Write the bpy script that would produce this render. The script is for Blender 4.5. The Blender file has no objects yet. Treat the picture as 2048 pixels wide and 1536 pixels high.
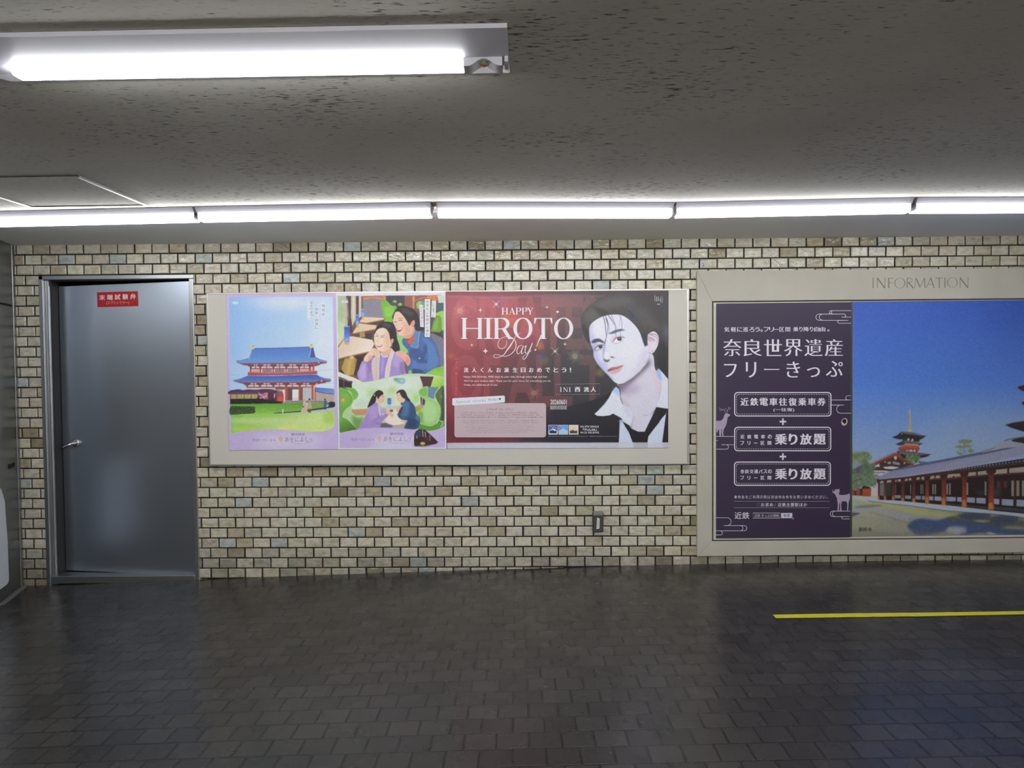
import bpy, bmesh, math, random
import numpy as np
from mathutils import Vector, Matrix
from mathutils.geometry import tessellate_polygon

random.seed(7)
SC = bpy.context.scene
COL = SC.collection

# ------------------------------------------------------------------ camera
F = 1440.0                      # focal length in pixels of the 2048 px wide frame
U = 0.116                       # one wall tile with its joint
V = 0.583 * U                   # one tile course
ZJ0 = 31 * V                    # height of the first joint under the ceiling
CAM = np.array([0.2363 * U, -40.98 * U, ZJ0 - 6.3988 * U])

def _rot(p, y, r):
    cp, sp, cy, sy, cr, sr = math.cos(p), math.sin(p), math.cos(y), math.sin(y), math.cos(r), math.sin(r)
    Rz = np.array([[cy, -sy, 0], [sy, cy, 0], [0, 0, 1]])
    Rx = np.array([[1, 0, 0], [0, cp, -sp], [0, sp, cp]])
    Ry = np.array([[cr, 0, sr], [0, 1, 0], [-sr, 0, cr]])
    return Rz @ Rx @ Ry

ROT = _rot(-0.0290, 0.0076, 0.0085)
cam_data = bpy.data.cameras.new('camera')
cam_data.sensor_fit = 'HORIZONTAL'
cam_data.sensor_width = 36.0
cam_data.lens = 36.0 * F / 2048.0
cam_data.clip_start = 0.05
cam = bpy.data.objects.new('camera', cam_data)
COL.objects.link(cam)
_m = np.eye(4)
_m[:3, 0], _m[:3, 1], _m[:3, 2], _m[:3, 3] = ROT[:, 0], ROT[:, 2], -ROT[:, 1], CAM
cam.matrix_world = Matrix(_m.tolist())
SC.camera = cam

# ------------------------------------------------------------------ world and exposure
world = bpy.data.worlds.new('world')
SC.world = world
world.use_nodes = True
world.node_tree.nodes['Background'].inputs[0].default_value = (0.75, 0.78, 0.85, 1)
world.node_tree.nodes['Background'].inputs[1].default_value = 0.55
vs = SC.view_settings
vs.view_transform = 'Standard'
vs.look = 'None'
vs.exposure = 0.12
vs.gamma = 1.0
vs.use_curve_mapping = False
LAMP_ROW = 17.5                 # radiance of the lamps along the wall
LAMP_NEAR = 25.0                # radiance of the lamp overhead
PRINT = 0.88                    # photographed brightness of white paper at full reflectance

# ------------------------------------------------------------------ helpers
def hit(px, py, p0, n):
    """the point of a plane (point p0, normal n) that is seen at a place of the photograph"""
    d = ROT @ np.array([(px - 1024) / F, 1.0, -(py - 768) / F])
    t = np.dot(np.asarray(p0) - CAM, n) / np.dot(d, n)
    return CAM + t * d

def on_wall(px, py, y=0.0):
    return hit(px, py, (0, y, 0), np.array([0.0, 1, 0]))

def on_level(px, py, z):
    return hit(px, py, (0, 0, z), np.array([0.0, 0, 1]))

def lin(c):
    out = []
    for v in c[:3]:
        v = v / 255.0
        out.append(v / 12.92 if v <= 0.04045 else ((v + 0.055) / 1.055) ** 2.4)
    return tuple(out)

def rgba(c):
    return (*lin(c), 1.0)

class MB:
    """collects faces and links them as one mesh object"""
    def __init__(self):
        self.v, self.f, self.m, self.c = [], [], [], []
    def face(self, pts, mat=0, col=None):
        n = len(self.v)
        self.v += [tuple(p) for p in pts]
        self.f.append(tuple(range(n, n + len(pts))))
        self.m.append(mat)
        self.c.append(col)
    def box(self, lo, hi, mat=0):
        x0, y0, z0 = lo
        x1, y1, z1 = hi
        self.hexa([(x0, y0, z0), (x1, y0, z0), (x1, y0, z1), (x0, y0, z1)],
                  [(x0, y1, z0), (x1, y1, z0), (x1, y1, z1), (x0, y1, z1)], mat)
    def hexa(self, a, b, mat=0):
        """front quad a and back quad b in the same order (counter-clockwise seen from the front)"""
        n = len(self.v)
        self.v += [tuple(p) for p in a] + [tuple(p) for p in b]
        for q in ((0, 1, 2, 3), (7, 6, 5, 4), (0, 4, 5, 1), (1, 5, 6, 2), (2, 6, 7, 3), (3, 7, 4, 0)):
            self.f.append(tuple(n + i for i in q))
            self.m.append(mat)
            self.c.append(None)
    def prism(self, prof, x0, x1, mat=0):
        """profile [(y, z)] swept along x"""
        n = len(self.v)
        k = len(prof)
        self.v += [(x0, y, z) for y, z in prof] + [(x1, y, z) for y, z in prof]
        for i in range(k):
            j = (i + 1) % k
            self.f.append((n + i, n + j, n + k + j, n + k + i)); self.m.append(mat); self.c.append(None)
        self.f.append(tuple(n + i for i in reversed(range(k)))); self.m.append(mat); self.c.append(None)
        self.f.append(tuple(n + k + i for i in range(k))); self.m.append(mat); self.c.append(None)
    def tube(self, path, rad, seg=12, mat=0):
        n = len(self.v)
        k = len(path)
        rad = rad if isinstance(rad, (list, tuple)) else [rad] * k
        for i, p in enumerate(path):
            p = Vector(p)
            a = Vector(path[max(0, i - 1)]); b = Vector(path[min(k - 1, i + 1)])
            t = (b - a).normalized()
            u = t.orthogonal().normalized() if i == 0 else (u - t * u.dot(t)).normalized()
            w = t.cross(u)
            for s in range(seg):
                an = 2 * math.pi * s / seg
                self.v.append(tuple(p + (u * math.cos(an) + w * math.sin(an)) * rad[i]))
        for i in range(k - 1):
            for s in range(seg):
                s2 = (s + 1) % seg
                self.f.append((n + i * seg + s, n + i * seg + s2, n + (i + 1) * seg + s2, n + (i + 1) * seg + s))
                self.m.append(mat); self.c.append(None)
        self.f.append(tuple(n + s for s in reversed(range(seg)))); self.m.append(mat); self.c.append(None)
        self.f.append(tuple(n + (k - 1) * seg + s for s in range(seg))); self.m.append(mat); self.c.append(None)
    def build(self, name, mats, parent=None, bevel=0, smooth=False, colname=None):
        me = bpy.data.meshes.new(name)
        me.from_pydata(self.v, [], self.f)
        for m in (mats if isinstance(mats, (list, tuple)) else [mats]):
            me.materials.append(m)
        me.polygons.foreach_set('material_index', self.m)
        if colname:
            ca = me.color_attributes.new(colname, 'FLOAT_COLOR', 'CORNER')
            arr = []
            for f, c in zip(self.f, self.c):
                arr += list(c or (0.5, 0.5, 0.5, 1.0)) * len(f)
            ca.data.foreach_set('color', arr)
        if smooth:
            me.polygons.foreach_set('use_smooth', [True] * len(me.polygons))
        me.update()
        o = bpy.data.objects.new(name, me)
        COL.objects.link(o)
        if bevel:
            b = o.modifiers.new('bevel', 'BEVEL')
            b.width = bevel; b.segments = 2; b.limit_method = 'ANGLE'
        if parent is not None:
            o.parent = parent
            o.matrix_parent_inverse = parent.matrix_basis.inverted()
        return o

def empty(name, loc):
    o = bpy.data.objects.new(name, None)
    o.empty_display_size = 0.1
    o.location = loc
    COL.objects.link(o)
    return o

def tag(o, label=None, cat=None, group=None, kind=None):
    if label: o['label'] = label
    if cat: o['category'] = cat
    if group: o['group'] = group
    if kind: o['kind'] = kind
    return o

# ------------------------------------------------------------------ materials
def mat(name, col, rough=0.6, metal=0.0, spec=0.5, coat=0.0):
    m = bpy.data.materials.new(name)
    m.use_nodes = True
    b = m.node_tree.nodes['Principled BSDF']
    b.inputs['Base Color'].default_value = rgba(col)
    b.inputs['Roughness'].default_value = rough
    b.inputs['Metallic'].default_value = metal
    b.inputs['Specular IOR Level'].default_value = spec
    b.inputs['Coat Weight'].default_value = coat
    return m

def nd(m, kind, **kw):
    n = m.node_tree.nodes.new(kind)
    for k, v in kw.items():
        if k.startswith('i_'):
            key = k[2:].replace('_', ' ')
            n.inputs[int(key) if key.isdigit() else key].default_value = v
        else:
            setattr(n, k, v)
    return n

def lk(m, a, b):
    m.node_tree.links.new(a, b)

def bsdf(m):
    return m.node_tree.nodes['Principled BSDF']

def coords(m, scale=(1, 1, 1), src='Object'):
    tc = nd(m, 'ShaderNodeTexCoord')
    mp = nd(m, 'ShaderNodeMapping')
    mp.inputs['Scale'].default_value = scale
    lk(m, tc.outputs[src], mp.inputs['Vector'])
    return mp.outputs[0]

def noise(m, vec, scale, detail=4, rough=0.55):
    n = nd(m, 'ShaderNodeTexNoise', i_Scale=scale, i_Detail=detail, i_Roughness=rough)
    lk(m, vec, n.inputs['Vector'])
    return n.outputs[0]

def ramp(m, fac, stops):
    r = nd(m, 'ShaderNodeValToRGB')
    e = r.color_ramp.elements
    while len(e) < len(stops):
        e.new(0.5)
    for k, (p, c) in zip(e, stops):
        k.position = p
        k.color = (*c, 1) if len(c) == 3 else c
    lk(m, fac, r.inputs[0])
    return r.outputs[0]

def mix(m, fac, a, b, mode='MIX'):
    n = nd(m, 'ShaderNodeMix', data_type='RGBA', blend_type=mode)
    for s, v in ((n.inputs[0], fac), (n.inputs[6], a), (n.inputs[7], b)):
        if isinstance(v, (int, float)):
            s.default_value = v
        elif isinstance(v, tuple):
            s.default_value = (*v, 1) if len(v) == 3 else v
        else:
            lk(m, v, s)
    return n.outputs[2]

def bump(m, height, strength, dist=0.002):
    b = nd(m, 'ShaderNodeBump', i_Strength=strength, i_Distance=dist)
    lk(m, height, b.inputs['Height'])
    lk(m, b.outputs[0], bsdf(m).inputs['Normal'])

def mottled(name, col, rough, amount=0.12, scale=14.0, metal=0.0, spec=0.5, bumps=0.0, bscale=60.0):
    m = mat(name, col, rough, metal, spec)
    v = coords(m)
    f = noise(m, v, scale, 5)
    c = lin(col)
    lk(m, ramp(m, f, [(0.25, tuple(x * (1 - amount) for x in c)), (0.75, tuple(min(1, x * (1 + amount)) for x in c))]), bsdf(m).inputs['Base Color'])
    if bumps:
        bump(m, noise(m, v, bscale, 3), bumps, 0.002)
    return m

def steel(name, col, rough, streak=(2, 2, 40), amount=0.015):
    m = mat(name, col, rough, 1.0)
    v = coords(m, streak)
    f = noise(m, v, 3.0, 4)
    lk(m, ramp(m, f, [(0.3, (rough - amount,) * 3), (0.7, (rough + amount,) * 3)]), bsdf(m).inputs['Roughness'])
    bump(m, noise(m, coords(m), 1.6, 2), 0.25, 0.006)
    return m

M = {}
# ceiling board: grey beige with dark brown fissures running along the passage
m = M['ceiling'] = mat('ceiling_board', (150, 145, 132), 0.85, 0, 0.2)
v = coords(m)
big = noise(m, v, 1.3, 4)
base = ramp(m, big, [(0.3, lin((203, 198, 188))), (0.7, lin((220, 216, 207)))])
vs1 = coords(m, (4.2, 20, 1))
s1 = noise(m, vs1, 5.5, 3, 0.6)
patch = noise(m, coords(m, (1, 1.7, 1)), 1.5, 3)
mul = nd(m, 'ShaderNodeMath', operation='MULTIPLY_ADD', i_1=0.36)
lk(m, patch, mul.inputs[0]); lk(m, s1, mul.inputs[2])
fis = ramp(m, mul.outputs[0], [(0.80, (0, 0, 0)), (0.885, (0.9, 0.9, 0.9))])
s2 = noise(m, coords(m, (6, 30, 1)), 5.0, 2, 0.5)
fine = ramp(m, s2, [(0.60, (0, 0, 0)), (0.75, (0.40, 0.40, 0.40))])
c1 = mix(m, fis, base, lin((66, 54, 45)))
lk(m, mix(m, fine, c1, lin((95, 82, 68))), bsdf(m).inputs['Base Color'])
bump(m, s1, 0.25, 0.002)

# glazed wall tiles, colour per tile plus glaze clouds and a wavy gloss
m = M['tile'] = mat('glazed_tile', (190, 184, 166), 0.16, 0, 0.5)
at = nd(m, 'ShaderNodeVertexColor', layer_name='tint')
v = coords(m)
cl = ramp(m, noise(m, coords(m, (1, 1, 1.6)), 22, 5), [(0.30, (0.70, 0.68, 0.60)), (0.58, (1.02, 1.02, 1.02))])
c0 = mix(m, 1.0, at.outputs[0], cl, 'MULTIPLY')
sp = ramp(m, noise(m, v, 160, 3), [(0.66, (0, 0, 0)), (0.74, (0.5, 0.5, 0.5))])
lk(m, mix(m, sp, c0, lin((96, 84, 66))), bsdf(m).inputs['Base Color'])
lk(m, ramp(m, noise(m, v, 9, 3), [(0.3, (0.06,) * 3), (0.7, (0.24,) * 3)]), bsdf(m).inputs['Roughness'])
bump(m, noise(m, coords(m, (1, 1, 1.4)), 24, 2), 0.75, 0.006)
M['grout'] = mottled('dark_grout', (36, 33, 26), 0.9, 0.3, 40)

# dark unglazed floor tiles in running bond, worn smooth
m = M['floor'] = mat('floor_tile', (70, 66, 62), 0.4, 0, 0.5)
v = coords(m)
br = nd(m, 'ShaderNodeTexBrick', offset=0.5, i_Scale=1.0)
br.inputs['Color1'].default_value = rgba((45, 43, 43))
br.inputs['Color2'].default_value = rgba((60, 57, 56))
br.inputs['Mortar'].default_value = rgba((29, 28, 28))
br.inputs['Mortar Size'].default_value = 0.0044
br.inputs['Mortar Smooth'].default_value = 0.25
br.inputs['Bias'].default_value = 0.1
br.inputs['Brick Width'].default_value = 0.118
br.inputs['Row Height'].default_value = 0.112
lk(m, v, br.inputs['Vector'])
dirt = ramp(m, noise(m, v, 1.7, 6), [(0.3, (0.72, 0.72, 0.74)), (0.7, (1.08, 1.07, 1.05))])
lk(m, mix(m, 1.0, br.outputs[0], dirt, 'MULTIPLY'), bsdf(m).inputs['Base Color'])
lk(m, ramp(m, noise(m, v, 7, 5), [(0.3, (0.22,) * 3), (0.75, (0.34,) * 3)]), bsdf(m).inputs['Roughness'])
sub = nd(m, 'ShaderNodeMath', operation='MULTIPLY_ADD', i_1=-1.0)
lk(m, br.outputs[1], sub.inputs[0])
n3 = nd(m, 'ShaderNodeMath', operation='MULTIPLY', i_1=0.07)
lk(m, noise(m, v, 45, 3), n3.inputs[0]); lk(m, n3.outputs[0], sub.inputs[2])
bump(m, sub.outputs[0], 0.8, 0.0035)

M['steel_door'] = steel('brushed_steel_door', (192, 202, 216), 0.33)
M['steel_frame'] = mat('brushed_steel_frame', (172, 173, 175), 0.36, 1.0)
M['steel_dark'] = steel('dull_steel', (140, 145, 150), 0.36)
M['chrome'] = mat('chrome', (225, 225, 225), 0.12, 1.0)
M['black'] = mat('black_gap', (12, 12, 12), 0.9)
M['alu'] = mat('aluminium', (196, 194, 190), 0.32, 0.8)
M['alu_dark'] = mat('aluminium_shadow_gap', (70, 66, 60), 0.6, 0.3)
M['cream'] = mottled('cream_panel', (208, 203, 193), 0.55, 0.03, 3)
M['stone'] = mottled('cast_stone', (192, 187, 175), 0.7, 0.06, 5, 0, 0.3, 0.12, 90)
M['white_metal'] = mat('white_enamel', (150, 148, 157), 0.38)
M['lamp_white'] = mat('lamp_enamel', (188, 186, 194), 0.38)
M['dark_lip'] = mat('matt_dark_lip', (34, 33, 31), 0.6)
M['grey_plastic'] = mottled('dark_grey_plastic', (62, 62, 64), 0.5, 0.15, 40)
M['white_paint'] = mottled('white_paint', (205, 208, 214), 0.5, 0.04, 6)
M['rear'] = mottled('rear_wall_paint', (196, 190, 175), 0.7, 0.08, 4)
M['red_sign'] = mat('red_sticker', (178, 28, 36), 0.45)
M['tape'] = mottled('yellow_tape', (214, 205, 40), 0.55, 0.10, 25)
M['paper'] = mat('white_paper', (225, 225, 228), 0.5)
M['curb'] = mottled('grey_stone', (104, 102, 98), 0.7, 0.12, 12)

def glow(name, strength):
    g = bpy.data.materials.new(name)
    g.use_nodes = True
    nt = g.node_tree
    nt.nodes.remove(nt.nodes['Principled BSDF'])
    e = nt.nodes.new('ShaderNodeEmission')
    e.inputs[0].default_value = (0.96, 0.98, 1.0, 1)
    e.inputs[1].default_value = strength
    nt.links.new(e.outputs[0], nt.nodes['Material Output'].inputs[0])
    return g
M['glow_row'] = glow('lit_diffuser_row', LAMP_ROW)
LAMP_REAR = 105.0  # unseen row added opposite, driven past the visible lamps to even the wall light
M['glow_rear'] = glow('lit_diffuser_rear', LAMP_REAR)
M['glow_near'] = glow('lit_diffuser_near', LAMP_NEAR)

def ink(col, rough=0.5, k=None):
    """a flat printing ink whose photographed colour under these lamps is col"""
    key = ('ink', col, k)
    if key not in M:
        c = [min(0.92, x / (k or PRINT)) for x in lin(col)]
        mm = mat('ink_%d_%d_%d' % tuple(int(x) for x in col[:3]), (0, 0, 0), rough, 0, 0.3)
        bsdf(mm).inputs['Base Color'].default_value = (*c, 1)
        M[key] = mm
    return M[key]

# ------------------------------------------------------------------ setting
ZC = ZJ0 + 0.93 * V             # ceiling height
X_LEFT = on_wall(34, 700)[0]
XR = 7.5
XL = -11.0
YF = -7.2                       # the passage goes on behind the photographer

_fl = [(55, 1171), (425, 1157), (512, 1155), (640, 1151), (769, 1146), (912, 1140), (1024, 1135.5),
       (1199, 1131.5), (1374, 1129), (1536, 1126), (1786, 1121.5), (2036, 1118)]
_fx = [on_wall(a, b)[0] for a, b in _fl]
_fz = [on_wall(a, b)[2] for a, b in _fl]
_fit = np.polyfit(_fx, _fz, 3)
def floor_z(x):
    x = min(max(x, _fx[0] - 0.6), _fx[-1] + 0.3)
    return float(np.polyval(_fit, x))

b = MB()
xs = np.linspace(XL, XR, 80)
for i in range(len(xs) - 1):
    a, c = xs[i], xs[i + 1]
    b.face([(a, YF, floor_z(a)), (c, YF, floor_z(c)), (c, 0.4, floor_z(c)), (a, 0.4, floor_z(a))])
tag(b.build('floor', M['floor'], smooth=True), kind='structure')
b = MB()
b.box((XL, YF, ZC), (XR, 0.4, ZC + 0.1))
tag(b.build('ceiling', M['ceiling']), kind='structure')

# door opening in wall coordinates
DOOR_OUT = [(83, 551), (374, 549), (391, 1163), (105, 1168)]
DX0, DX1 = on_wall(89, 860)[0], on_wall(387.5, 860)[0]
DZ1 = on_wall(230, 550)[2]

# tiles: measured joints of the wall, smoothed
_P = [(0, 0, 62.5, 510.5), (10, 0, 404, 507.5), (12, 0, 476.25, 506), (14, 0, 546.25, 503.5), (27, 0, 1005.75, 500), (28, 0, 1041.5, 498.5),
      (37, 0, 1362.5, 497), (41, 0, 1505.25, 495.5), (42, 0, 1540.5, 495), (56, 0, 2031, 490.5), (10, 22, 418, 954.5), (12, 22, 487, 954.3),
      (13, 22, 521.25, 953.75), (27, 22, 1009.5, 952.5), (28, 22, 1045.25, 951.5), (37, 22, 1362.75, 950), (10, 32, 425, 1156.5),
      (12, 32, 492, 1156), (13, 30, 523.5, 1115.5), (27, 30, 1013, 1114), (28, 30, 1047, 1114), (37, 30, 1364, 1112.5), (0, 22, 84, 956.7), (56, 30, 2030, 1108)]
_A = np.array([on_wall(p[2], p[3]) for p in _P])
_u = np.array([p[0] for p in _P], float); _v = np.array([p[1] for p in _P], float)
_gx = np.linalg.lstsq(np.stack([_u ** 0, _u, _u ** 2, _u ** 3, _v * (_u - 27) / 1000], 1), _A[:, 0], rcond=None)[0]
_gz = np.linalg.lstsq(np.stack([_u ** 0, _v, _u, _u * _v / 1000, _v ** 2 / 1000], 1), _A[:, 2], rcond=None)[0]
def tile_x(u, v):
    return _gx[0] + _gx[1] * u + _gx[2] * u * u + _gx[3] * u ** 3 + _gx[4] * v * (u - 27) / 1000
def tile_z(u, v):
    return _gz[0] + _gz[1] * v + _gz[2] * u + _gz[3] * u * v / 1000 + _gz[4] * v * v / 1000

def tile_colour(r, u):
    k = random.random()
    if k < 0.62: c = (203, 197, 181)
    elif k < 0.83: c = (194, 187, 168)
    elif k < 0.945: c = (179, 170, 147)
    elif k < 0.97: c = (155, 145, 122)
    else: c = (182, 187, 184)
    j = random.uniform(0.96, 1.04)
    c = [min(250, x * j + random.uniform(-2, 2)) for x in c]
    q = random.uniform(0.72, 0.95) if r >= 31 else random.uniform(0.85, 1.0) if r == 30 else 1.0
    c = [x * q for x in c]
    return (*lin(c), 1.0)

b = MB()
b.face([(X_LEFT - .02, 0.006, -0.4), (DX0, 0.006, -0.4), (DX0, 0.006, ZC), (X_LEFT - .02, 0.006, ZC)], 1)
b.face([(DX1, 0.006, -0.4), (XR, 0.006, -0.4), (XR, 0.006, ZC), (DX1, 0.006, ZC)], 1)
b.face([(DX0, 0.006, DZ1), (DX1, 0.006, DZ1), (DX1, 0.006, ZC), (DX0, 0.006, ZC)], 1)
JW = 0.0047
for r in range(0, 36):
    off = 0.0 if r % 2 == 0 else 0.5
    for k in range(-3, 72):
        u0, u1 = k + off, k + off + 1
        x0, x1 = tile_x(u0, r) + JW, tile_x(u1, r) - JW
        z1, z0 = tile_z(u0 + .5, r - 1) - JW * .85, tile_z(u0 + .5, r) + JW * .85
        x0 += random.uniform(-.0012, .0012); x1 += random.uniform(-.0012, .0012)
        z0 += random.uniform(-.0009, .0009); z1 += random.uniform(-.0009, .0009)
        if r == 0: z1 = ZC
        x0 = max(x0, X_LEFT + .002)
        if x1 - x0 < 0.005 or x0 > 4.4 or z1 < floor_z(x0): continue
        if z0 < DZ1 - 0.01:
            if x1 > DX0 and x0 < DX0: x1 = DX0
            elif x0 < DX1 and x1 > DX1: x0 = DX1
            elif x0 >= DX0 and x1 <= DX1: continue
            if x1 - x0 < 0.005: continue
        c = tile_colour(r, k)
        tx, tz = random.gauss(0, 0.0007), random.gauss(0, 0.0007)
        e = min(0.0045, (x1 - x0) / 3)
        o4 = [(x0, 0.005, z0), (x1, 0.005, z0), (x1, 0.005, z1), (x0, 0.005, z1)]
        m4 = [(x0, -.002, z0), (x1, -.002, z0), (x1, -.002, z1), (x0, -.002, z1)]
        i4 = [(x0 + e, -.0045 - tx - tz, z0 + e), (x1 - e, -.0045 + tx - tz, z0 + e), (x1 - e, -.0045 + tx + tz, z1 - e), (x0 + e, -.0045 - tx + tz, z1 - e)]
        for q in range(4):
            w = (q + 1) % 4
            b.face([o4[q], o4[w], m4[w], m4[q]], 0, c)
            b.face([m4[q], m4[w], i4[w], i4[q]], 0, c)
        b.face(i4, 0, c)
tag(b.build('wall_back', [M['tile'], M['grout']], colname='tint'), kind='structure')

b = MB()
b.box((XL, YF - .1, -0.5), (XR, YF, ZC))
tag(b.build('wall_front', M['rear']), kind='structure')

# smooth painted soffit between the lamps and the wall
M['soffit'] = mottled('soffit_paint', (240, 239, 236), 0.6, 0.03, 2)
b = MB()
b.box((X_LEFT, -.915, ZC - .0015), (XR, 0.0, ZC + .01))
tag(b.build('trim_3', M['soffit']), kind='structure')

# left side: a steel clad wall that stands at an angle to the tiled one
LD = np.array([0.295, -1.0, 0]); LD /= np.linalg.norm(LD)         # direction towards the photographer
LN = np.array([1.0, 0.295, 0]); LN /= np.linalg.norm(LN)
L0 = np.array([X_LEFT, 0.0, 0.0])
def left(t, z, out=0.0):
    p = L0 + LD * t + LN * out
    return (p[0], p[1], z)
def left_hit(px, py, out=0.0):
    p = hit(px, py, L0 + LN * out, LN)
    return float(np.dot(p - L0, LD)), float(p[2])
b = MB()
def left_slab(b, t0, t1, z0, z1, o0, o1, mat=0):
    b.hexa([left(t1, z0, o1), left(t0, z0, o1), left(t0, z1, o1), left(t1, z1, o1)],
           [left(t1, z0, o0), left(t0, z0, o0), left(t0, z1, o0), left(t1, z1, o0)], mat)
seam1 = left_hit(2, 607)[1]
seam2 = left_hit(18, 933)[1]
left_slab(b, 0.052, 0.42, -0.4, seam1 - .006, -0.1, 0.0)
left_slab(b, 0.052, 0.42, seam1 + .006, ZC, -0.1, 0.0)
left_slab(b, 0.052, 0.42, seam1 - .006, seam1 + .006, -0.1, -0.006, 1)
left_slab(b, 0.046, 0.052, -0.4, ZC, -0.1, -0.008, 1)
left_slab(b, 0.10, 0.20, seam2 - .014, seam2 + .014, 0, 0.004, 1)
tag(b.build('wall_left', [M['steel_dark'], M['black']], bevel=0.002), kind='structure')
b = MB()
left_slab(b, 0.004, 0.046, -0.4, ZC, -0.05, 0.003)
tag(b.build('trim_1', M['steel_frame'], bevel=0.003), kind='structure')
b = MB()
zf = floor_z(X_LEFT)
left_slab(b, 0.02, 0.42, zf - .2, zf + .010, 0.0, 0.035)
tag(b.build('trim_2', M['curb'], bevel=0.003), kind='structure')
b = MB()
t0, z0 = left_hit(13, 1166, .03)
n = 10
ring = [(t0 + 0.26, z0), (t0 + .03, z0)]
ring += [(t0 + .03 - .03 * math.sin(a), z0 + .03 - .03 * math.cos(a)) for a in np.linspace(0, math.pi / 2, n)]
ring += [(t0 + .004, z0 + .25), (t0 + .03, z0 + .52), (t0 + .08, z0 + .60), (t0 + .16, z0 + .62), (t0 + 0.26, z0 + .62)]
k = len(ring)
for o in (0.001, 0.045):
    b.v += [left(t, z, o) for t, z in ring]
b.f.append(tuple(range(k, 2 * k))); b.f.append(tuple(reversed(range(k))))
b.f += [(i, (i + 1) % k, k + (i + 1) % k, k + i) for i in range(k)]
b.m = [0] * len(b.f); b.c = [None] * len(b.f)
tag(b.build('guard_panel', M['white_paint'], bevel=0.004),
    'white rounded panel low against the steel wall at the far left edge', 'panel')

# ------------------------------------------------------------------ lamps
def local_child(o, root):
    o.parent = root
    o.matrix_parent_inverse = Matrix()
    return o

def row_lamp(a, c, label, group='white batten lights in a line along the tiled wall', pts=None):
    pa, pc = pts or (on_level(a[0], a[1], ZC - .066), on_level(c[0], c[1], ZC - .066))
    d = pc - pa
    L = math.hypot(d[0], d[1])
    yaw = math.atan2(d[1], d[0])
    mid = (pa + pc) / 2
    nx, ny = -math.sin(yaw), math.cos(yaw)
    root = empty('ceiling_light', (mid[0] - nx * .036, mid[1] - ny * .036, ZC))
    root.rotation_euler = (0, 0, yaw)
    tag(root, label, 'light', group)
    h = L / 2
    b = MB()
    b.prism([(-.060, -.001), (-.060, -.005), (-.036, -.028), (.036, -.028), (.060, -.005), (.060, -.001)], -h, h)
    local_child(b.build('housing', M['white_metal']), root)
    b = MB()
    prof = [(-.036, -.027)] + [(-.036 + .012 - .012 * math.cos(t), -.054 - .012 * math.sin(t)) for t in np.linspace(0, math.pi / 2, 5)] \
        + [(.036 - .012 + .012 * math.sin(t), -.054 - .012 * math.cos(t)) for t in np.linspace(0, math.pi / 2, 5)] + [(.036, -.027)]
    b.prism(prof, -h + .007, h - .007)
    local_child(b.build('diffuser', M['glow_rear' if pts else 'glow_row']), root)
    for s in (-1, 1):
        b = MB()
        x0, x1 = (-h + .002, -h + .0068) if s < 0 else (h - .0068, h - .002)
        b.prism([(-.034, -.027), (-.034, -.052), (-.026, -.060), (.026, -.060), (.034, -.052), (.034, -.027)], x0, x1)
        local_child(b.build('end_cap', M['white_metal']), root)
    return root

row_lamp((-62, 456.5), (403, 446), 'lit batten at the left end of the row, above the steel door')
row_lamp((407, 446), (867, 437.5), 'second lit batten from the left in the row, over the palace gate poster')
row_lamp((875, 437.5), (1339, 437.7), 'middle lit batten of the row along the wall, over the red and black portrait poster')
row_lamp((1347, 437.7), (1810, 428.5), 'fourth lit batten from the left in the row, over the purple ticket poster')
row_lamp((1815, 428.5), (2285, 426), 'lit batten at the right end of the row, over the engraved INFORMATION lettering')
for i in range(4):
    x = -2.6 + i * 1.27
    row_lamp(None, None, 'unseen batten light of the opposite row, behind the photographer', 'unseen batten lights along the opposite wall behind the photographer',
             (np.array([x, YF + .95, 0]), np.array([x + 1.255, YF + .95, 0])))

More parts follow.
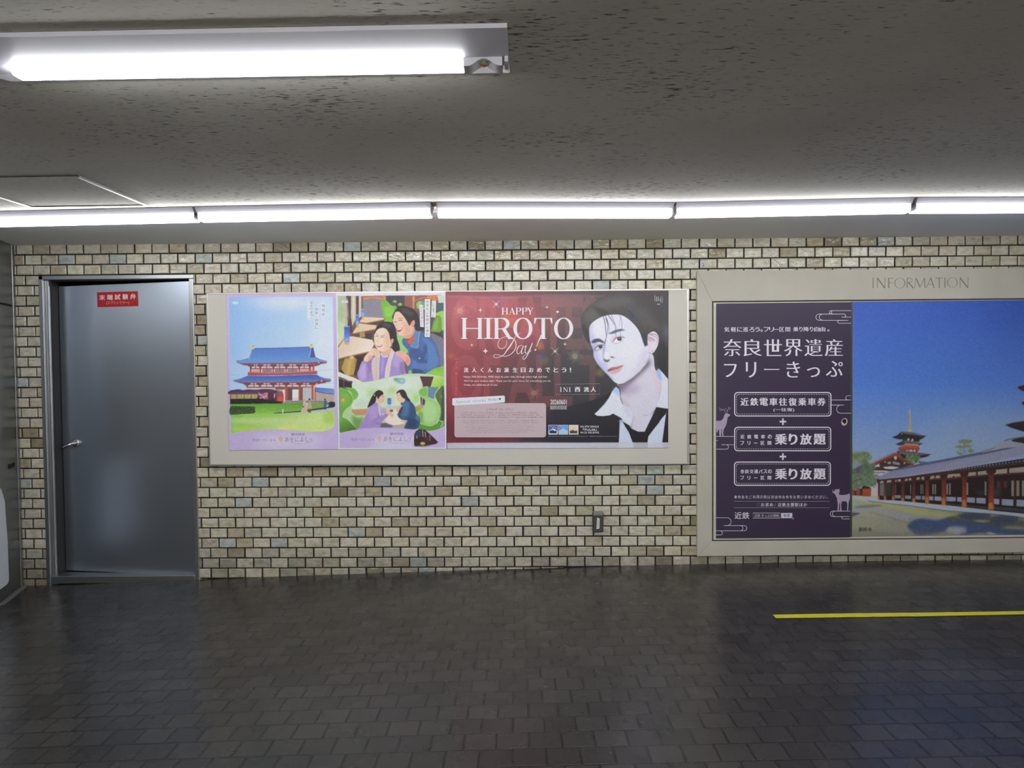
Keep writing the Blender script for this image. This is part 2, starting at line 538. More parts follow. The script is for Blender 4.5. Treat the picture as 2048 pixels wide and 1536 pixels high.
def near_lamp(dx, label):
    p_r, p_l = on_level(1014, 45, ZC), on_level(0, 64.4, ZC)
    yaw = math.atan2(p_r[1] - p_l[1], p_r[0] - p_l[0])
    far = on_level(1016.5, 137, ZC)
    ync = p_r[1]
    W = far[1] - ync
    dn = on_level(924, 114, ZC - .028)[1] - ync
    dfar = on_level(925, 147.7, ZC - .050)[1] - ync
    xr = p_r[0]
    x_dr = on_level(924, 130, ZC - .045)[0] - xr
    x_cap = on_level(1003, 130, ZC - .045)[0] - xr
    x_dl = on_level(12, 137, ZC - .04)[0] - xr
    root = empty('ceiling_light', (xr + dx, ync, ZC))
    root.rotation_euler = (0, 0, yaw)
    tag(root, label, 'light')
    xl = x_dl - .10
    b = MB()
    b.prism([(0, -.001), (0, -.012), (.004, -.0125), (dn - .003, -.028), (dfar + .003, -.028), (W - .004, -.0125), (W, -.012), (W, -.001)], xl, 0)
    local_child(b.build('housing', M['lamp_white']), root)
    b = MB()
    r = .010
    prof = [(dn, -.027), (dn, -.038)] + [(dn + r - r * math.cos(t), -.040 - r * math.sin(t)) for t in np.linspace(0.2, math.pi / 2, 4)] \
        + [(dfar - r + r * math.sin(t), -.040 - r * math.cos(t)) for t in np.linspace(0, math.pi / 2 - .2, 4)] + [(dfar, -.038), (dfar, -.027)]
    b.prism(prof, x_dl + .004, x_dr)
    local_child(b.build('diffuser', M['glow_near']), root)
    b = MB()
    # lamp end: a box whose underside is scooped out round the sensor lens
    xs_ = np.linspace(x_dr + .002, x_cap, 25)
    xm = (x_dr + x_cap) / 2 + .003
    def under(x):
        q = abs(x - xm) / .042
        return -.050 + (.018 * (0.5 + 0.5 * math.cos(math.pi * min(1, q))) if q < 1 else 0)
    for i in range(len(xs_) - 1):
        a, c = float(xs_[i]), float(xs_[i + 1])
        za, zc = under(a), under(c)
        b.face([(a, dn, -.027), (a, dn, za), (c, dn, zc), (c, dn, -.027)])
        b.face([(a, dn, za), (a, dfar, za), (c, dfar, zc), (c, dn, zc)])
        b.face([(a, dfar, za), (a, dfar, -.027), (c, dfar, -.027), (c, dfar, zc)])
    a, c = float(xs_[0]), float(xs_[-1])
    b.face([(a, dn, -.027), (a, dfar, -.027), (a, dfar, -.050), (a, dn, -.050)])
    b.face([(c, dn, -.027), (c, dn, -.050), (c, dfar, -.050), (c, dfar, -.027)])
    cap = local_child(b.build('sensor_end', M['lamp_white']), root)
    b = MB()
    yc = dn + (dfar - dn) * .45
    b.tube([(xm, yc, -.030), (xm, yc, -.038)], .014, 24)
    b.tube([(xm, yc, -.038), (xm, yc, -.041), (xm, yc, -.043)], [.013, .010, .004], 24, 1)
    local_child(b.build('sensor_lens', [M['chrome'], mat('amber_lens', (150, 128, 70), 0.15)]), root)
    b = MB()
    b.prism([(dn - .004, -.027), (dn - .004, -.042), (dn + .010, -.044), (dfar - .010, -.044), (dfar + .004, -.042), (dfar + .004, -.027)], x_cap + .006, -.001)
    local_child(b.build('end_plate', M['lamp_white']), root)
near_lamp(0, 'wide white batten light with a sensor end close overhead at upper left')
near_lamp(-3.75, 'wide white batten light of the middle line beyond the steel pillar')
near_lamp(3.65, 'wide white batten light of the middle line in front of the stone board')

# ------------------------------------------------------------------ ceiling hatch
def hatch():
    fl, fr = on_level(63.5, 413, ZC), on_level(299, 409.5, ZC)
    nr = on_level(153, 350, ZC)
    ux = (fr - fl) / np.linalg.norm(fr - fl)
    uy = np.array([ux[1], -ux[0], 0])              # towards the photographer
    wx = np.linalg.norm(fr - fl)
    wy = float(np.dot(nr - fr, uy))
    root = empty('access_hatch', tuple((fl + fr) / 2 + uy * wy / 2))
    tag(root, 'square ceiling hatch with a thin aluminium rim, at left above the row of lights', 'hatch')
    def P(a, c, dz):
        p = fl + ux * a + uy * c
        return (p[0], p[1], ZC + dz)
    w = .013
    b = MB()
    for a0, a1, c0, c1 in ((0, wx, 0, w), (0, w, w, wy - w), (wx - w, wx, w, wy - w)):
        b.hexa([P(a0, c1, -.008), P(a1, c1, -.008), P(a1, c0, -.008), P(a0, c0, -.008)],
               [P(a0, c1, -.0003), P(a1, c1, -.0003), P(a1, c0, -.0003), P(a0, c0, -.0003)])
    b.build('rim', M['alu'], root)
    b = MB()
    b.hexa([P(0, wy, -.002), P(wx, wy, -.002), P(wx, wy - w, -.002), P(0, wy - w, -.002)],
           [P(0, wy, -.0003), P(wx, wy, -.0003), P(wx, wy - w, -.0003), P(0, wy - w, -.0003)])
    b.build('near_rim_shade', M['alu_dark'], root)  # dark strip in place of the near rim, its shade put into the colour
    b = MB()
    g = w + .004
    b.hexa([P(g, wy - g, -.003), P(wx - g, wy - g, -.003), P(wx - g, g, -.003), P(g, g, -.003)],
           [P(g, wy - g, -.0004), P(wx - g, wy - g, -.0004), P(wx - g, g, -.0004), P(g, g, -.0004)])
    b.build('panel', M['ceiling'], root)
hatch()

# ------------------------------------------------------------------ steel door
def quad(pts, y):
    """four places of the photograph (clockwise from top left) on a wall-parallel plane, counter-clockwise from lower left"""
    tl, tr, br_, bl = [on_wall(p[0], p[1], y) for p in pts]
    return [bl, br_, tr, tl]

def slab(b, pts, yf, yb, mat=0):
    f = quad(pts, yf)
    b.hexa(f, [(p[0], yb, p[2]) for p in f], mat)

door = empty('door_1', tuple(on_wall(240, 1163)))
tag(door, 'brushed steel service door in a steel frame', 'door', kind='structure')
REV = 0.075
b = MB()
YFR = -0.012
# left jamb: face, splayed reveal
f0, f1 = on_wall(83, 551, YFR), on_wall(105, 1168, YFR)
xl = on_wall(94, 860, YFR)[0]
xo = xl - .030
zt = on_wall(230, 550, YFR)[2]
xr = on_wall(383.5, 860, YFR)[0]
xro = xr + .030
zb = floor_z(xl) - .02
fw = .026
def bar(x0, x1, z0, z1, y0, y1):
    b.box((x0, y0, z0), (x1, y1, z1))
zi = on_wall(230, 558.5, YFR)[2]
bar(xo, xl - .002, zb, zt, YFR, .12)
bar(xl - .002, xl + .022, zb, zi, YFR + .020, .12)
bar(xo, xro, zi, zt, YFR, .12)
bar(xr, xro, zb, zi, YFR, .12)
b.build('frame', M['steel_frame'], door, bevel=0.003)
b = MB()
bar(xl + .018, xl + .028, zb, zi, .030, .118)
b.build('reflection_lip', M['dark_lip'], door)  # added dark lip; its reflection darkens the left edge of the leaf
b = MB()
zs1 = on_wall(240, 1152, YFR)[2]
b.hexa([(xl, YFR, on_wall(120, 1168, YFR)[2]), (xr, YFR, on_wall(385, 1164, YFR)[2]), (xr, YFR, zs1), (xl, YFR, zs1)],
       [(xl, .12, on_wall(120, 1168, YFR)[2]), (xr, .12, on_wall(385, 1164, YFR)[2]), (xr, .12, zs1), (xl, .12, zs1)])
b.build('sill', M['steel_frame'], door, bevel=0.003)
b = MB()
b.box((xl - .02, .30, -.4), (xr + .03, .32, zt + .1))
b.box((xl - .04, .118, -.4), (xl - .02, .32, zt + .1))
b.box((xr + .03, .118, -.4), (xr + .05, .32, zt + .1))
b.box((xl - .04, .118, zt + .0), (xr + .05, .32, zt + .1))
b.box((xl - .04, .118, -.5), (xr + .05, .32, zb))
b.build('dark_void', M['black'], door)
# leaf: hinged at the right, standing slightly inwards at the left
pr, pl = np.array([xr - .002, .022, 0]), np.array([xl + .030, .100, 0])
DN = np.array([-(pr - pl)[1], (pr - pl)[0], 0]); DN /= np.linalg.norm(DN)   # points into the wall
DU = (pr - pl) / np.linalg.norm(pr - pl)
def on_leaf(px, py, out=0.0):
    return hit(px, py, pl - DN * out, DN)
tl, tr = on_leaf(118, 572.5), on_leaf(364, 562)
bl, brr = on_leaf(150, 1141), on_leaf(381, 1151.5)
wl = float(np.dot(pr - pl, DU))
fr_ = [(*pl[:2], bl[2]), (*pr[:2], brr[2]), (*pr[:2], tr[2]), (*pl[:2], tl[2])]
b = MB()
b.hexa(fr_, [(p[0] + DN[0] * .035, p[1] + DN[1] * .035, p[2]) for p in fr_])
leaf = b.build('door_leaf', M['steel_door'], door, bevel=0.003)
hp = on_leaf(152, 886)
def lp(a, o, z):
    """along the leaf, out of it, up"""
    p = hp + DU * a - DN * o
    return (p[0], p[1], hp[2] + z)
b = MB()
b.tube([lp(0, .001, 0), lp(0, .006, 0), lp(0, .008, 0)], [.026, .026, .020], 24)
b.tube([lp(0, .006, 0), lp(0, .045, 0), lp(-.006, .052, -.004), lp(-.025, .055, -.014), lp(-.050, .054, -.024), lp(-.066, .048, -.030)],
       [.010, .010, .011, .0095, .0085, .007], 14)
b.build('door_handle', M['chrome'], leaf, smooth=True)

# ------------------------------------------------------------------ flat printed shapes and lettering
class Print:
    """collects flat printed shapes on a plane, in the coordinates of one part of the photograph"""
    def __init__(self, y, ox=0, oy=0, z=1.0, onto=None):
        self.y, self.onto = y, onto
        self.view(ox, oy, z)
        self.b = MB()
        self.mats = []
        self.n = 0
    def step(self):
        self.n += 1
        return self.n * 4e-6
    def view(self, ox, oy, z):
        self.ox, self.oy, self.z = ox, oy, z
        return self
    def w(self, x, y, lift=0.0):
        px, py = self.ox + x / self.z, self.oy + y / self.z
        return self.onto(px, py, lift) if self.onto else on_wall(px, py, self.y - lift)
    def mi(self, col):
        m = ink(col) if isinstance(col, tuple) else col
        if m not in self.mats: self.mats.append(m)
        return self.mats.index(m)
    def poly(self, pts, col, holes=(), lift=0.0):
        loops = [[Vector((x, -y, 0)) for x, y in pts]] + [[Vector((x, -y, 0)) for x, y in h] for h in holes]
        flat = [(x, y) for l in [pts, *holes] for x, y in l]
        lift += self.step()
        k = self.mi(col)
        n = len(self.b.v)
        self.b.v += [tuple(self.w(x, y, lift)) for x, y in flat]
        for t in tessellate_polygon(loops):
            a, c, d = [flat[i] for i in t]
            s = (c[0] - a[0]) * (d[1] - a[1]) - (c[1] - a[1]) * (d[0] - a[0])
            t = t if s < 0 else tuple(reversed(t))
            self.b.f.append(tuple(n + i for i in t)); self.b.m.append(k); self.b.c.append(None)
        return self
    def rect(self, x0, y0, x1, y1, col, lift=0.0):
        return self.poly([(x0, y0), (x1, y0), (x1, y1), (x0, y1)], col, (), lift)
    def ribbon(self, pts, wd, col, smooth=False, closed=False, lift=0.0, sub=8):
        if smooth: pts, wd = spline(pts, wd, closed, sub)
        n = len(pts)
        lift += self.step()
        wd = wd if isinstance(wd, (list, tuple, np.ndarray)) else [wd] * n
        L, R = [], []
        for i in range(n):
            a = pts[i - 1] if (i or closed) else pts[i]
            c = pts[(i + 1) % n] if (i < n - 1 or closed) else pts[i]
            dx, dy = c[0] - a[0], c[1] - a[1]
            l = math.hypot(dx, dy) or 1
            nx, ny = -dy / l * wd[i] / 2, dx / l * wd[i] / 2
            L.append((pts[i][0] + nx, pts[i][1] + ny)); R.append((pts[i][0] - nx, pts[i][1] - ny))
        k = self.mi(col)
        for i in range(n if closed else n - 1):
            j = (i + 1) % n
            e = lift + i * 2e-6
            self.b.face([self.w(*L[i], e), self.w(*L[j], e + 2e-6), self.w(*R[j], e + 2e-6), self.w(*R[i], e)], k)
        return self
    def rrect(self, x0, y0, x1, y1, r, wd, col, lift=0.0):
        self.ribbon(rring(x0, y0, x1, y1, r), wd, col, closed=True, lift=lift)
        return self
    def text(self, body, x0, y0, x1, y1, col, bold=0.0, space=1.0, mincho=0.0, skew=0.0, slope=0.0, lift=0.0):
        """one line of lettering fitted into a box; mincho thickens the upright strokes only"""
        v, f = glyphs(body, min(bold, 0.0), space)
        if not len(v): return self
        lo, hi = v.min(0), v.max(0)
        sx, sy = (x1 - x0) / max(1e-6, hi[0] - lo[0]), (y1 - y0) / max(1e-6, hi[1] - lo[1])
        k = self.mi(col)
        shifts = [(0.0, 0.0)] if not mincho else [(-mincho, 0.0), (0.0, 0.0), (mincho, 0.0)]
        if bold > 0: shifts = [(a + c, d) for a, _ in shifts for c, d in ((-bold, 0), (bold, 0), (0, -bold), (0, bold))]
        for s, s2 in shifts:
            lf = lift + self.step()
            n = len(self.b.v)
            for p in v:
                x = (p[0] - lo[0]) * sx + s * sx + (p[1] - lo[1]) * sy * skew
                yy = (p[1] - lo[1] + s2) * sy
                X, Y = x0 + x, y1 - yy - slope * x
                self.b.v.append(tuple(self.w(X, Y, lf)))
            for t in f:
                self.b.f.append(tuple(n + i for i in t)); self.b.m.append(k); self.b.c.append(None)
        return self
    def side_text(self, body, x0, y0, x1, y1, col, bold=0.0, space=1.0):
        """lettering turned a quarter turn clockwise"""
        v, f = glyphs(body, min(bold, 0.0), space)
        lo, hi = v.min(0), v.max(0)
        k = self.mi(col)
        n = len(self.b.v)
        for p in v:
            a, c = (p[0] - lo[0]) / (hi[0] - lo[0]), (p[1] - lo[1]) / (hi[1] - lo[1])
            self.b.v.append(tuple(self.w(x0 + c * (x1 - x0), y0 + a * (y1 - y0))))
        for t in f:
            self.b.f.append(tuple(n + i for i in t)); self.b.m.append(k); self.b.c.append(None)
        return self
    def column(self, body, xc, y0, y1, size, col, bold=0.0):
        n = len(body)
        for i, ch in enumerate(body):
            c = y0 + (y1 - y0) * (i + .5) / n
            h = size / 2 * (0.45 if ch in 'っょゃへ。、' else 0.9)
            self.text(ch, xc - h, c - h, xc + h, c + h, col, bold)
        return self
    def build(self, name, parent):
        return self.b.build(name, self.mats, parent)

def rring(x0, y0, x1, y1, r, n=6):
    out = []
    for cx, cy, a0 in ((x1 - r, y0 + r, -90), (x1 - r, y1 - r, 0), (x0 + r, y1 - r, 90), (x0 + r, y0 + r, 180)):
        for i in range(n + 1):
            a = math.radians(a0 + 90 * i / n)
            out.append((cx + r * math.cos(a), cy + r * math.sin(a)))
    return out

def ering(cx, cy, rx, ry, n=28, rot=0.0):
    c, s = math.cos(rot), math.sin(rot)
    return [(cx + rx * math.cos(t) * c - ry * math.sin(t) * s, cy + rx * math.cos(t) * s + ry * math.sin(t) * c)
            for t in [2 * math.pi * i / n for i in range(n)]]

def spline(pts, wd=None, closed=False, sub=8):
    """Catmull-Rom through the points"""
    n = len(pts)
    P, W = [], []
    ws = wd if isinstance(wd, (list, tuple)) else [wd or 1.0] * n
    rng = range(n) if closed else range(n - 1)
    for i in rng:
        g = (lambda k: k % n) if closed else (lambda k: min(max(k, 0), n - 1))
        p0, p1, p2, p3 = [np.array(pts[g(i + d)], float) for d in (-1, 0, 1, 2)]
        for s in range(sub):
            t = s / sub
            P.append(tuple(0.5 * ((2 * p1) + (-p0 + p2) * t + (2 * p0 - 5 * p1 + 4 * p2 - p3) * t * t + (-p0 + 3 * p1 - 3 * p2 + p3) * t ** 3)))
            W.append(ws[g(i)] * (1 - t) + ws[g(i + 1)] * t)
    if not closed:
        P.append(tuple(pts[-1])); W.append(ws[-1])
    return P, W

_gl = {}
def glyphs(body, bold=0.0, space=1.0):
    key = (body, bold, space)
    if key not in _gl:
        c = bpy.data.curves.new('lettering', 'FONT')
        c.body = body
        c.space_character = space
        c.offset = bold
        c.resolution_u = 3
        o = bpy.data.objects.new('lettering', c)
        COL.objects.link(o)
        me = bpy.data.meshes.new_from_object(o.evaluated_get(bpy.context.evaluated_depsgraph_get()))
        v = np.array([tuple(p.co)[:2] for p in me.vertices]).reshape(-1, 2)
        f = [tuple(p.vertices) for p in me.polygons]
        _gl[key] = (v, f)
        bpy.data.objects.remove(o); bpy.data.meshes.remove(me); bpy.data.curves.remove(c)
    return _gl[key]

def serif(p, ch, x0, y0, x1, y1, col):
    """one upright roman capital with hairline serifs"""
    h, w = y1 - y0, x1 - x0
    s, t = h * .168, h * .040
    m = h * .055
    def foot(xa, xb, y):
        p.rect(xa, y - t / 2, xb, y + t / 2, col)
    yt, yb = y0 + t / 2, y1 - t / 2
    if ch == 'H':
        for xs in (x0 + m, x1 - m - s):
            p.rect(xs, y0, xs + s, y1, col); foot(xs - m, xs + s + m, yt); foot(xs - m, xs + s + m, yb)
        p.rect(x0 + m + s, (y0 + y1) / 2 - t / 2, x1 - m - s, (y0 + y1) / 2 + t / 2, col)
    elif ch == 'I':
        xc = (x0 + x1) / 2
        p.rect(xc - s / 2, y0, xc + s / 2, y1, col); foot(x0, x1, yt); foot(x0, x1, yb)
    elif ch in 'RP':
        xs = x0 + m
        p.rect(xs, y0, xs + s, y1, col); foot(x0, xs + s + m, yb); foot(x0, xs + s, yt)
        xb = x1 if ch == 'P' else x0 + w * .86
        yc = y0 + h * .54
        o = [(xs + s, y0), (xs + s + (xb - xs - s) * .45, y0)] + [(xb - (xb - xs - s) * .55 + (xb - xs - s) * .55 * math.cos(a), (y0 + yc) / 2 + (yc - y0) / 2 * math.sin(a)) for a in np.linspace(-1.45, 1.45, 14)] + [(xs + s + (xb - xs - s) * .45, yc), (xs + s, yc)]
        i = [(xs + s, y0 + t), (xs + s + (xb - xs - s) * .36, y0 + t)] + [(xb - s - (xb - xs - s) * .42 + (xb - xs - s) * .42 * math.cos(a), (y0 + yc) / 2 + ((yc - y0) / 2 - t) * math.sin(a)) for a in np.linspace(-1.45, 1.45, 14)] + [(xs + s + (xb - xs - s) * .36, yc - t), (xs + s, yc - t)]
        p.poly(o + i[::-1], col)
        if ch == 'R':
            p.poly([(x0 + w * .42, yc - t), (x0 + w * .42 + s * 1.05, yc - t * 1.6), (x1 - m * .2, y1), (x1 - m * .2 - s * 1.1, y1)], col); foot(x1 - s * 1.2, x1 + m, yb)
    elif ch == 'O':
        cx, cy = (x0 + x1) / 2, (y0 + y1) / 2
        p.poly(ering(cx, cy, w / 2, h / 2 * 1.03, 44), col, [ering(cx, cy, w / 2 - s, h / 2 - t * .7, 44)])
    elif ch == 'T':
        xc = (x0 + x1) / 2
        p.rect(xc - s / 2, y0, xc + s / 2, y1, col); foot(xc - s / 2 - m, xc + s / 2 + m, yb); p.rect(x0, y0, x1, y0 + t, col)
        for a, b2 in ((x0, 1), (x1, -1)):
            p.poly([(a, y0), (a + b2 * w * .12, y0 + t), (a + b2 * w * .035, y0 + h * .27), (a - b2 * w * .015, y0 + h * .27)], col)
    elif ch == 'A':
        p.poly([(x0 + w * .46, y0), (x0 + w * .56, y0), (x1 - m * .5, y1), (x1 - m * .5 - s * 1.1, y1), (x0 + w * .44, y0 + h * .18)], col)
        p.poly([(x0 + w * .46, y0 + h * .08), (x0 + w * .46, y0 + h * .22), (x0 + m + t * 1.4, y1), (x0 + m, y1)], col)
        p.rect(x0 + w * .24, y0 + h * .64, x0 + w * .72, y0 + h * .64 + t, col); foot(x0, x0 + w * .26, yb); foot(x1 - w * .36, x1, yb)
    elif ch == 'Y':
        xc = x0 + w * .52
        p.rect(xc - s / 2, y0 + h * .52, xc + s / 2, y1, col); foot(xc - s / 2 - m, xc + s / 2 + m, yb)
        p.poly([(x0 + m, y0), (x0 + m + s * 1.1, y0), (xc + s / 2, y0 + h * .58), (xc - s / 2, y0 + h * .60)], col)
        p.poly([(x1 - m - t * 1.5, y0), (x1 - m, y0), (xc + s / 2, y0 + h * .58), (xc + s * .1, y0 + h * .56)], col); foot(x0, x0 + w * .4, yt); foot(x1 - w * .3, x1, yt)
    elif ch == 'N':
        p.rect(x0 + m, y0, x0 + m + t * 1.6, y1, col); p.rect(x1 - m - t * 1.6, y0, x1 - m, y1, col)
        p.poly([(x0, y0), (x0 + s * 1.2, y0), (x1 - m, y1), (x1 - m - s * .9, y1)], col); foot(x0, x0 + w * .3, yb); foot(x1 - w * .3, x1, yt)

# ------------------------------------------------------------------ printed pictures
class Pic:
    """a printed picture: colours worked out on a fine grid that becomes the mesh of the sheet"""
    def __init__(self, x0, y0, x1, y1, res, base):
        self.x0, self.y0, self.res = x0, y0, res
        self.wd, self.ht = int((x1 - x0) * res) + 1, int((y1 - y0) * res) + 1
        self.a = np.empty((self.ht, self.wd, 3), np.float32)
        self.a[:] = base
        self.view(x0, y0, 1.0)
        self.rng = np.random.default_rng(5)
    def view(self, ox, oy, z):
        self.ox, self.oy, self.z = ox, oy, z
        return self
    def g(self, pts):
        k = self.res / self.z
        return np.array([((self.ox - self.x0) * self.res + x * k, (self.oy - self.y0) * self.res + y * k) for x, y in pts])
    def mask(self, pts, blur=0.0, smooth=False):
        if smooth: pts, _ = spline(pts, None, True, 6)
        p = self.g(pts)
        pad = int(blur * self.res / self.z * 3) + 2
        xa, ya = np.floor(p.min(0)).astype(int) - pad
        xb, yb = np.ceil(p.max(0)).astype(int) + pad
        xa, ya, xb, yb = max(xa, -pad), max(ya, -pad), min(xb, self.wd + pad), min(yb, self.ht + pad)
        if xb <= xa or yb <= ya: return None
        ss = 3
        X = xa + (np.arange((xb - xa) * ss) + .5) / ss - .5
        Y = ya + (np.arange((yb - ya) * ss) + .5) / ss - .5
        ins = np.zeros((len(Y), len(X)), bool)
        n = len(p)
        for i in range(n):
            ax, ay = p[i]; bx, by = p[(i + 1) % n]
            if ay == by: continue
            rows = np.nonzero((Y >= min(ay, by)) & (Y < max(ay, by)))[0]
            if not len(rows): continue
            xc = ax + (Y[rows] - ay) * (bx - ax) / (by - ay)
            ins[rows] ^= X[None, :] < xc[:, None]
        mk = ins.reshape(yb - ya, ss, xb - xa, ss).mean((1, 3)).astype(np.float32)
        if blur: mk = gauss(mk, blur * self.res / self.z)
        return mk, xa, ya
    def put(self, mk, xa, ya, col, a, mode='mix'):
        h, w = mk.shape
        X0, Y0, X1, Y1 = max(xa, 0), max(ya, 0), min(xa + w, self.wd), min(ya + h, self.ht)
        if X1 <= X0 or Y1 <= Y0: return
        mk = mk[Y0 - ya:Y1 - ya, X0 - xa:X1 - xa, None] * a
        t = self.a[Y0:Y1, X0:X1]
        if isinstance(col, tuple) and len(col) == 4 and isinstance(col[0], tuple):      # gradient (p0, c0, p1, c1)
            q = self.g([col[0], col[2]])
            d = q[1] - q[0]
            yy, xx = np.mgrid[Y0:Y1, X0:X1]
            s = np.clip(((xx - q[0][0]) * d[0] + (yy - q[0][1]) * d[1]) / (d @ d), 0, 1)[..., None]
            c = np.array(col[1]) * (1 - s) + np.array(col[3]) * s
        else:
            c = np.array(col, np.float32)
        t[:] = t * (1 - mk) + c * mk
    def poly(self, pts, col, a=1.0, blur=0.0, smooth=False, clip=None):
        r = self.mask(pts, blur, smooth)
        if r is None: return self
        mk, xa, ya = r
        if clip is not None:
            full = np.zeros((self.ht, self.wd), np.float32)
            cm, cx, cy = clip
            h, w = cm.shape
            X0, Y0, X1, Y1 = max(cx, 0), max(cy, 0), min(cx + w, self.wd), min(cy + h, self.ht)
            full[Y0:Y1, X0:X1] = cm[Y0 - cy:Y1 - cy, X0 - cx:X1 - cx]
            h, w = mk.shape
            sub = np.zeros_like(mk)
            X0, Y0, X1, Y1 = max(xa, 0), max(ya, 0), min(xa + w, self.wd), min(ya + h, self.ht)
            if X1 <= X0 or Y1 <= Y0: return self
            sub[Y0 - ya:Y1 - ya, X0 - xa:X1 - xa] = full[Y0:Y1, X0:X1]
            mk = mk * sub
        self.put(mk, xa, ya, col, a)
        return self
    def s(self, pts, col, a=1.0, blur=0.0, clip=None):
        return self.poly(pts, col, a, blur, True, clip)
    def rect(self, x0, y0, x1, y1, col, a=1.0, blur=0.0, clip=None):
        return self.poly([(x0, y0), (x1, y0), (x1, y1), (x0, y1)], col, a, blur, False, clip)
    def ell(self, cx, cy, rx, ry, col, a=1.0, blur=0.0, rot=0.0, clip=None):
        return self.poly(ering(cx, cy, rx, ry, 26, rot), col, a, blur, False, clip)
    def line(self, pts, wd, col, a=1.0, blur=0.0, smooth=True, clip=None):
        if smooth and len(pts) > 2: pts, wd = spline(pts, wd, False, 6)
        n = len(pts)
        wd = wd if isinstance(wd, (list, tuple)) else [wd] * n
        L, R = [], []
        for i in range(n):
            p, c = pts[max(i - 1, 0)], pts[min(i + 1, n - 1)]
            dx, dy = c[0] - p[0], c[1] - p[1]
            l = math.hypot(dx, dy) or 1
            nx, ny = -dy / l * wd[i] / 2, dx / l * wd[i] / 2
            L.append((pts[i][0] + nx, pts[i][1] + ny)); R.append((pts[i][0] - nx, pts[i][1] - ny))
        return self.poly(L + R[::-1], col, a, blur, False, clip)
    def glyph(self, body, x0, y0, x1, y1, col, a=1.0, bold=0.0, space=1.0, clip=None):
        v, f = glyphs(body, bold, space)
        lo, hi = v.min(0), v.max(0)
        q = np.stack([x0 + (v[:, 0] - lo[0]) / (hi[0] - lo[0]) * (x1 - x0), y1 - (v[:, 1] - lo[1]) / (hi[1] - lo[1]) * (y1 - y0)], 1)
        tot = np.zeros((self.ht, self.wd), np.float32)
        for t in f:
            r = self.mask([tuple(q[i]) for i in t])
            if r is None: continue
            mk, xa, ya = r
            h, w = mk.shape
            X0, Y0, X1, Y1 = max(xa, 0), max(ya, 0), min(xa + w, self.wd), min(ya + h, self.ht)
            if X1 > X0 and Y1 > Y0:
                tot[Y0:Y1, X0:X1] += mk[Y0 - ya:Y1 - ya, X0 - xa:X1 - xa]
        self.put(np.minimum(tot, 1), 0, 0, col, a)
        return self
    def speck(self, x0, y0, x1, y1, cols, n, r0, r1, a=0.7, clip=None, flat=1.0):
        for _ in range(n):
            r = self.rng.uniform(r0, r1)
            c = cols[int(self.rng.integers(len(cols)))]
            self.ell(self.rng.uniform(x0, x1), self.rng.uniform(y0, y1), r, r * flat, c, a, r * .3, 0, clip)
        return self
    def grain(self, amp, sig=1.0):
        nz = gauss(self.rng.normal(0, 1, (self.ht, self.wd)).astype(np.float32), sig)
        self.a += (nz / (nz.std() + 1e-6) * amp)[..., None]
        return self
    def sheet(self, name, corners, y, k, parent=None, rough=0.4, far=None):
        """the sheet itself; corners in the photograph clockwise from top left, y its distance from the wall"""
        tl, tr, br_, bl = [np.array(c, float) for c in corners]
        nx, ny = self.wd, self.ht
        S, T = np.meshgrid(np.linspace(0, 1, nx), np.linspace(0, 1, ny))
        S, T = S.ravel()[:, None], T.ravel()[:, None]
        px = (tl * (1 - S) + tr * S) * (1 - T) + (bl * (1 - S) + br_ * S) * T
        gx = np.clip((px[:, 0] - self.x0) * self.res, 0, nx - 1.001); gy = np.clip((px[:, 1] - self.y0) * self.res, 0, ny - 1.001)
        ix, iy = gx.astype(int), gy.astype(int)
        fx, fy = (gx - ix)[:, None], (gy - iy)[:, None]
        A = np.clip(self.a * .955 + 8, 0, 255)
        c = (A[iy, ix] * (1 - fx) + A[iy, ix + 1] * fx) * (1 - fy) + (A[iy + 1, ix] * (1 - fx) + A[iy + 1, ix + 1] * fx) * fy
        c = c / 255.0
        c = np.where(c <= 0.04045, c / 12.92, ((c + 0.055) / 1.055) ** 2.4) / k
        c = np.minimum(c, 0.95)
        D = np.stack([(px[:, 0] - 1024) / F, np.ones(len(px)), -(px[:, 1] - 768) / F], 1) @ ROT.T
        t = (y - CAM[1]) / D[:, 1]
        W = CAM + D * t[:, None]
        idx = np.arange(nx * ny).reshape(ny, nx)
        q = np.stack([idx[1:, :-1], idx[1:, 1:], idx[:-1, 1:], idx[:-1, :-1]], -1).reshape(-1, 4)
        # rim of the sheet, so that the paper has a thickness
        rim = np.concatenate([idx[0, :], idx[1:, -1], idx[-1, -2::-1], idx[-2:0:-1, 0]])
        back = W[rim].copy(); back[:, 1] += 0.0008
        base = len(W)
        W = np.concatenate([W, back]); c = np.concatenate([c, c[rim]])
        n = len(rim)
        e = np.stack([rim, np.roll(rim, -1), base + (np.arange(n) + 1) % n, base + np.arange(n)], 1)
        q = np.concatenate([q, e])
        me = bpy.data.meshes.new(name)
        me.vertices.add(len(W)); me.loops.add(q.size); me.polygons.add(len(q))
        me.vertices.foreach_set('co', W.astype(np.float32).ravel())
        me.loops.foreach_set('vertex_index', q.astype(np.int32).ravel())
        me.polygons.foreach_set('loop_start', np.arange(0, q.size, 4, dtype=np.int32))
        me.polygons.foreach_set('loop_total', np.full(len(q), 4, np.int32))
        ca = me.color_attributes.new('print', 'FLOAT_COLOR', 'POINT')
        ca.data.foreach_set('color', np.concatenate([c, np.ones((len(c), 1))], 1).astype(np.float32).ravel())
        m = mat(name + '_print', (200, 200, 200), rough, 0, 0.35)
        vc = nd(m, 'ShaderNodeVertexColor', layer_name='print')
        lk(m, vc.outputs[0], bsdf(m).inputs['Base Color'])
        bump(m, noise(m, coords(m), 3.0, 2), 0.12, 0.01)
        me.materials.append(m)
        me.update(calc_edges=True); me.validate()
        o = bpy.data.objects.new(name, me)
        COL.objects.link(o)
        return o

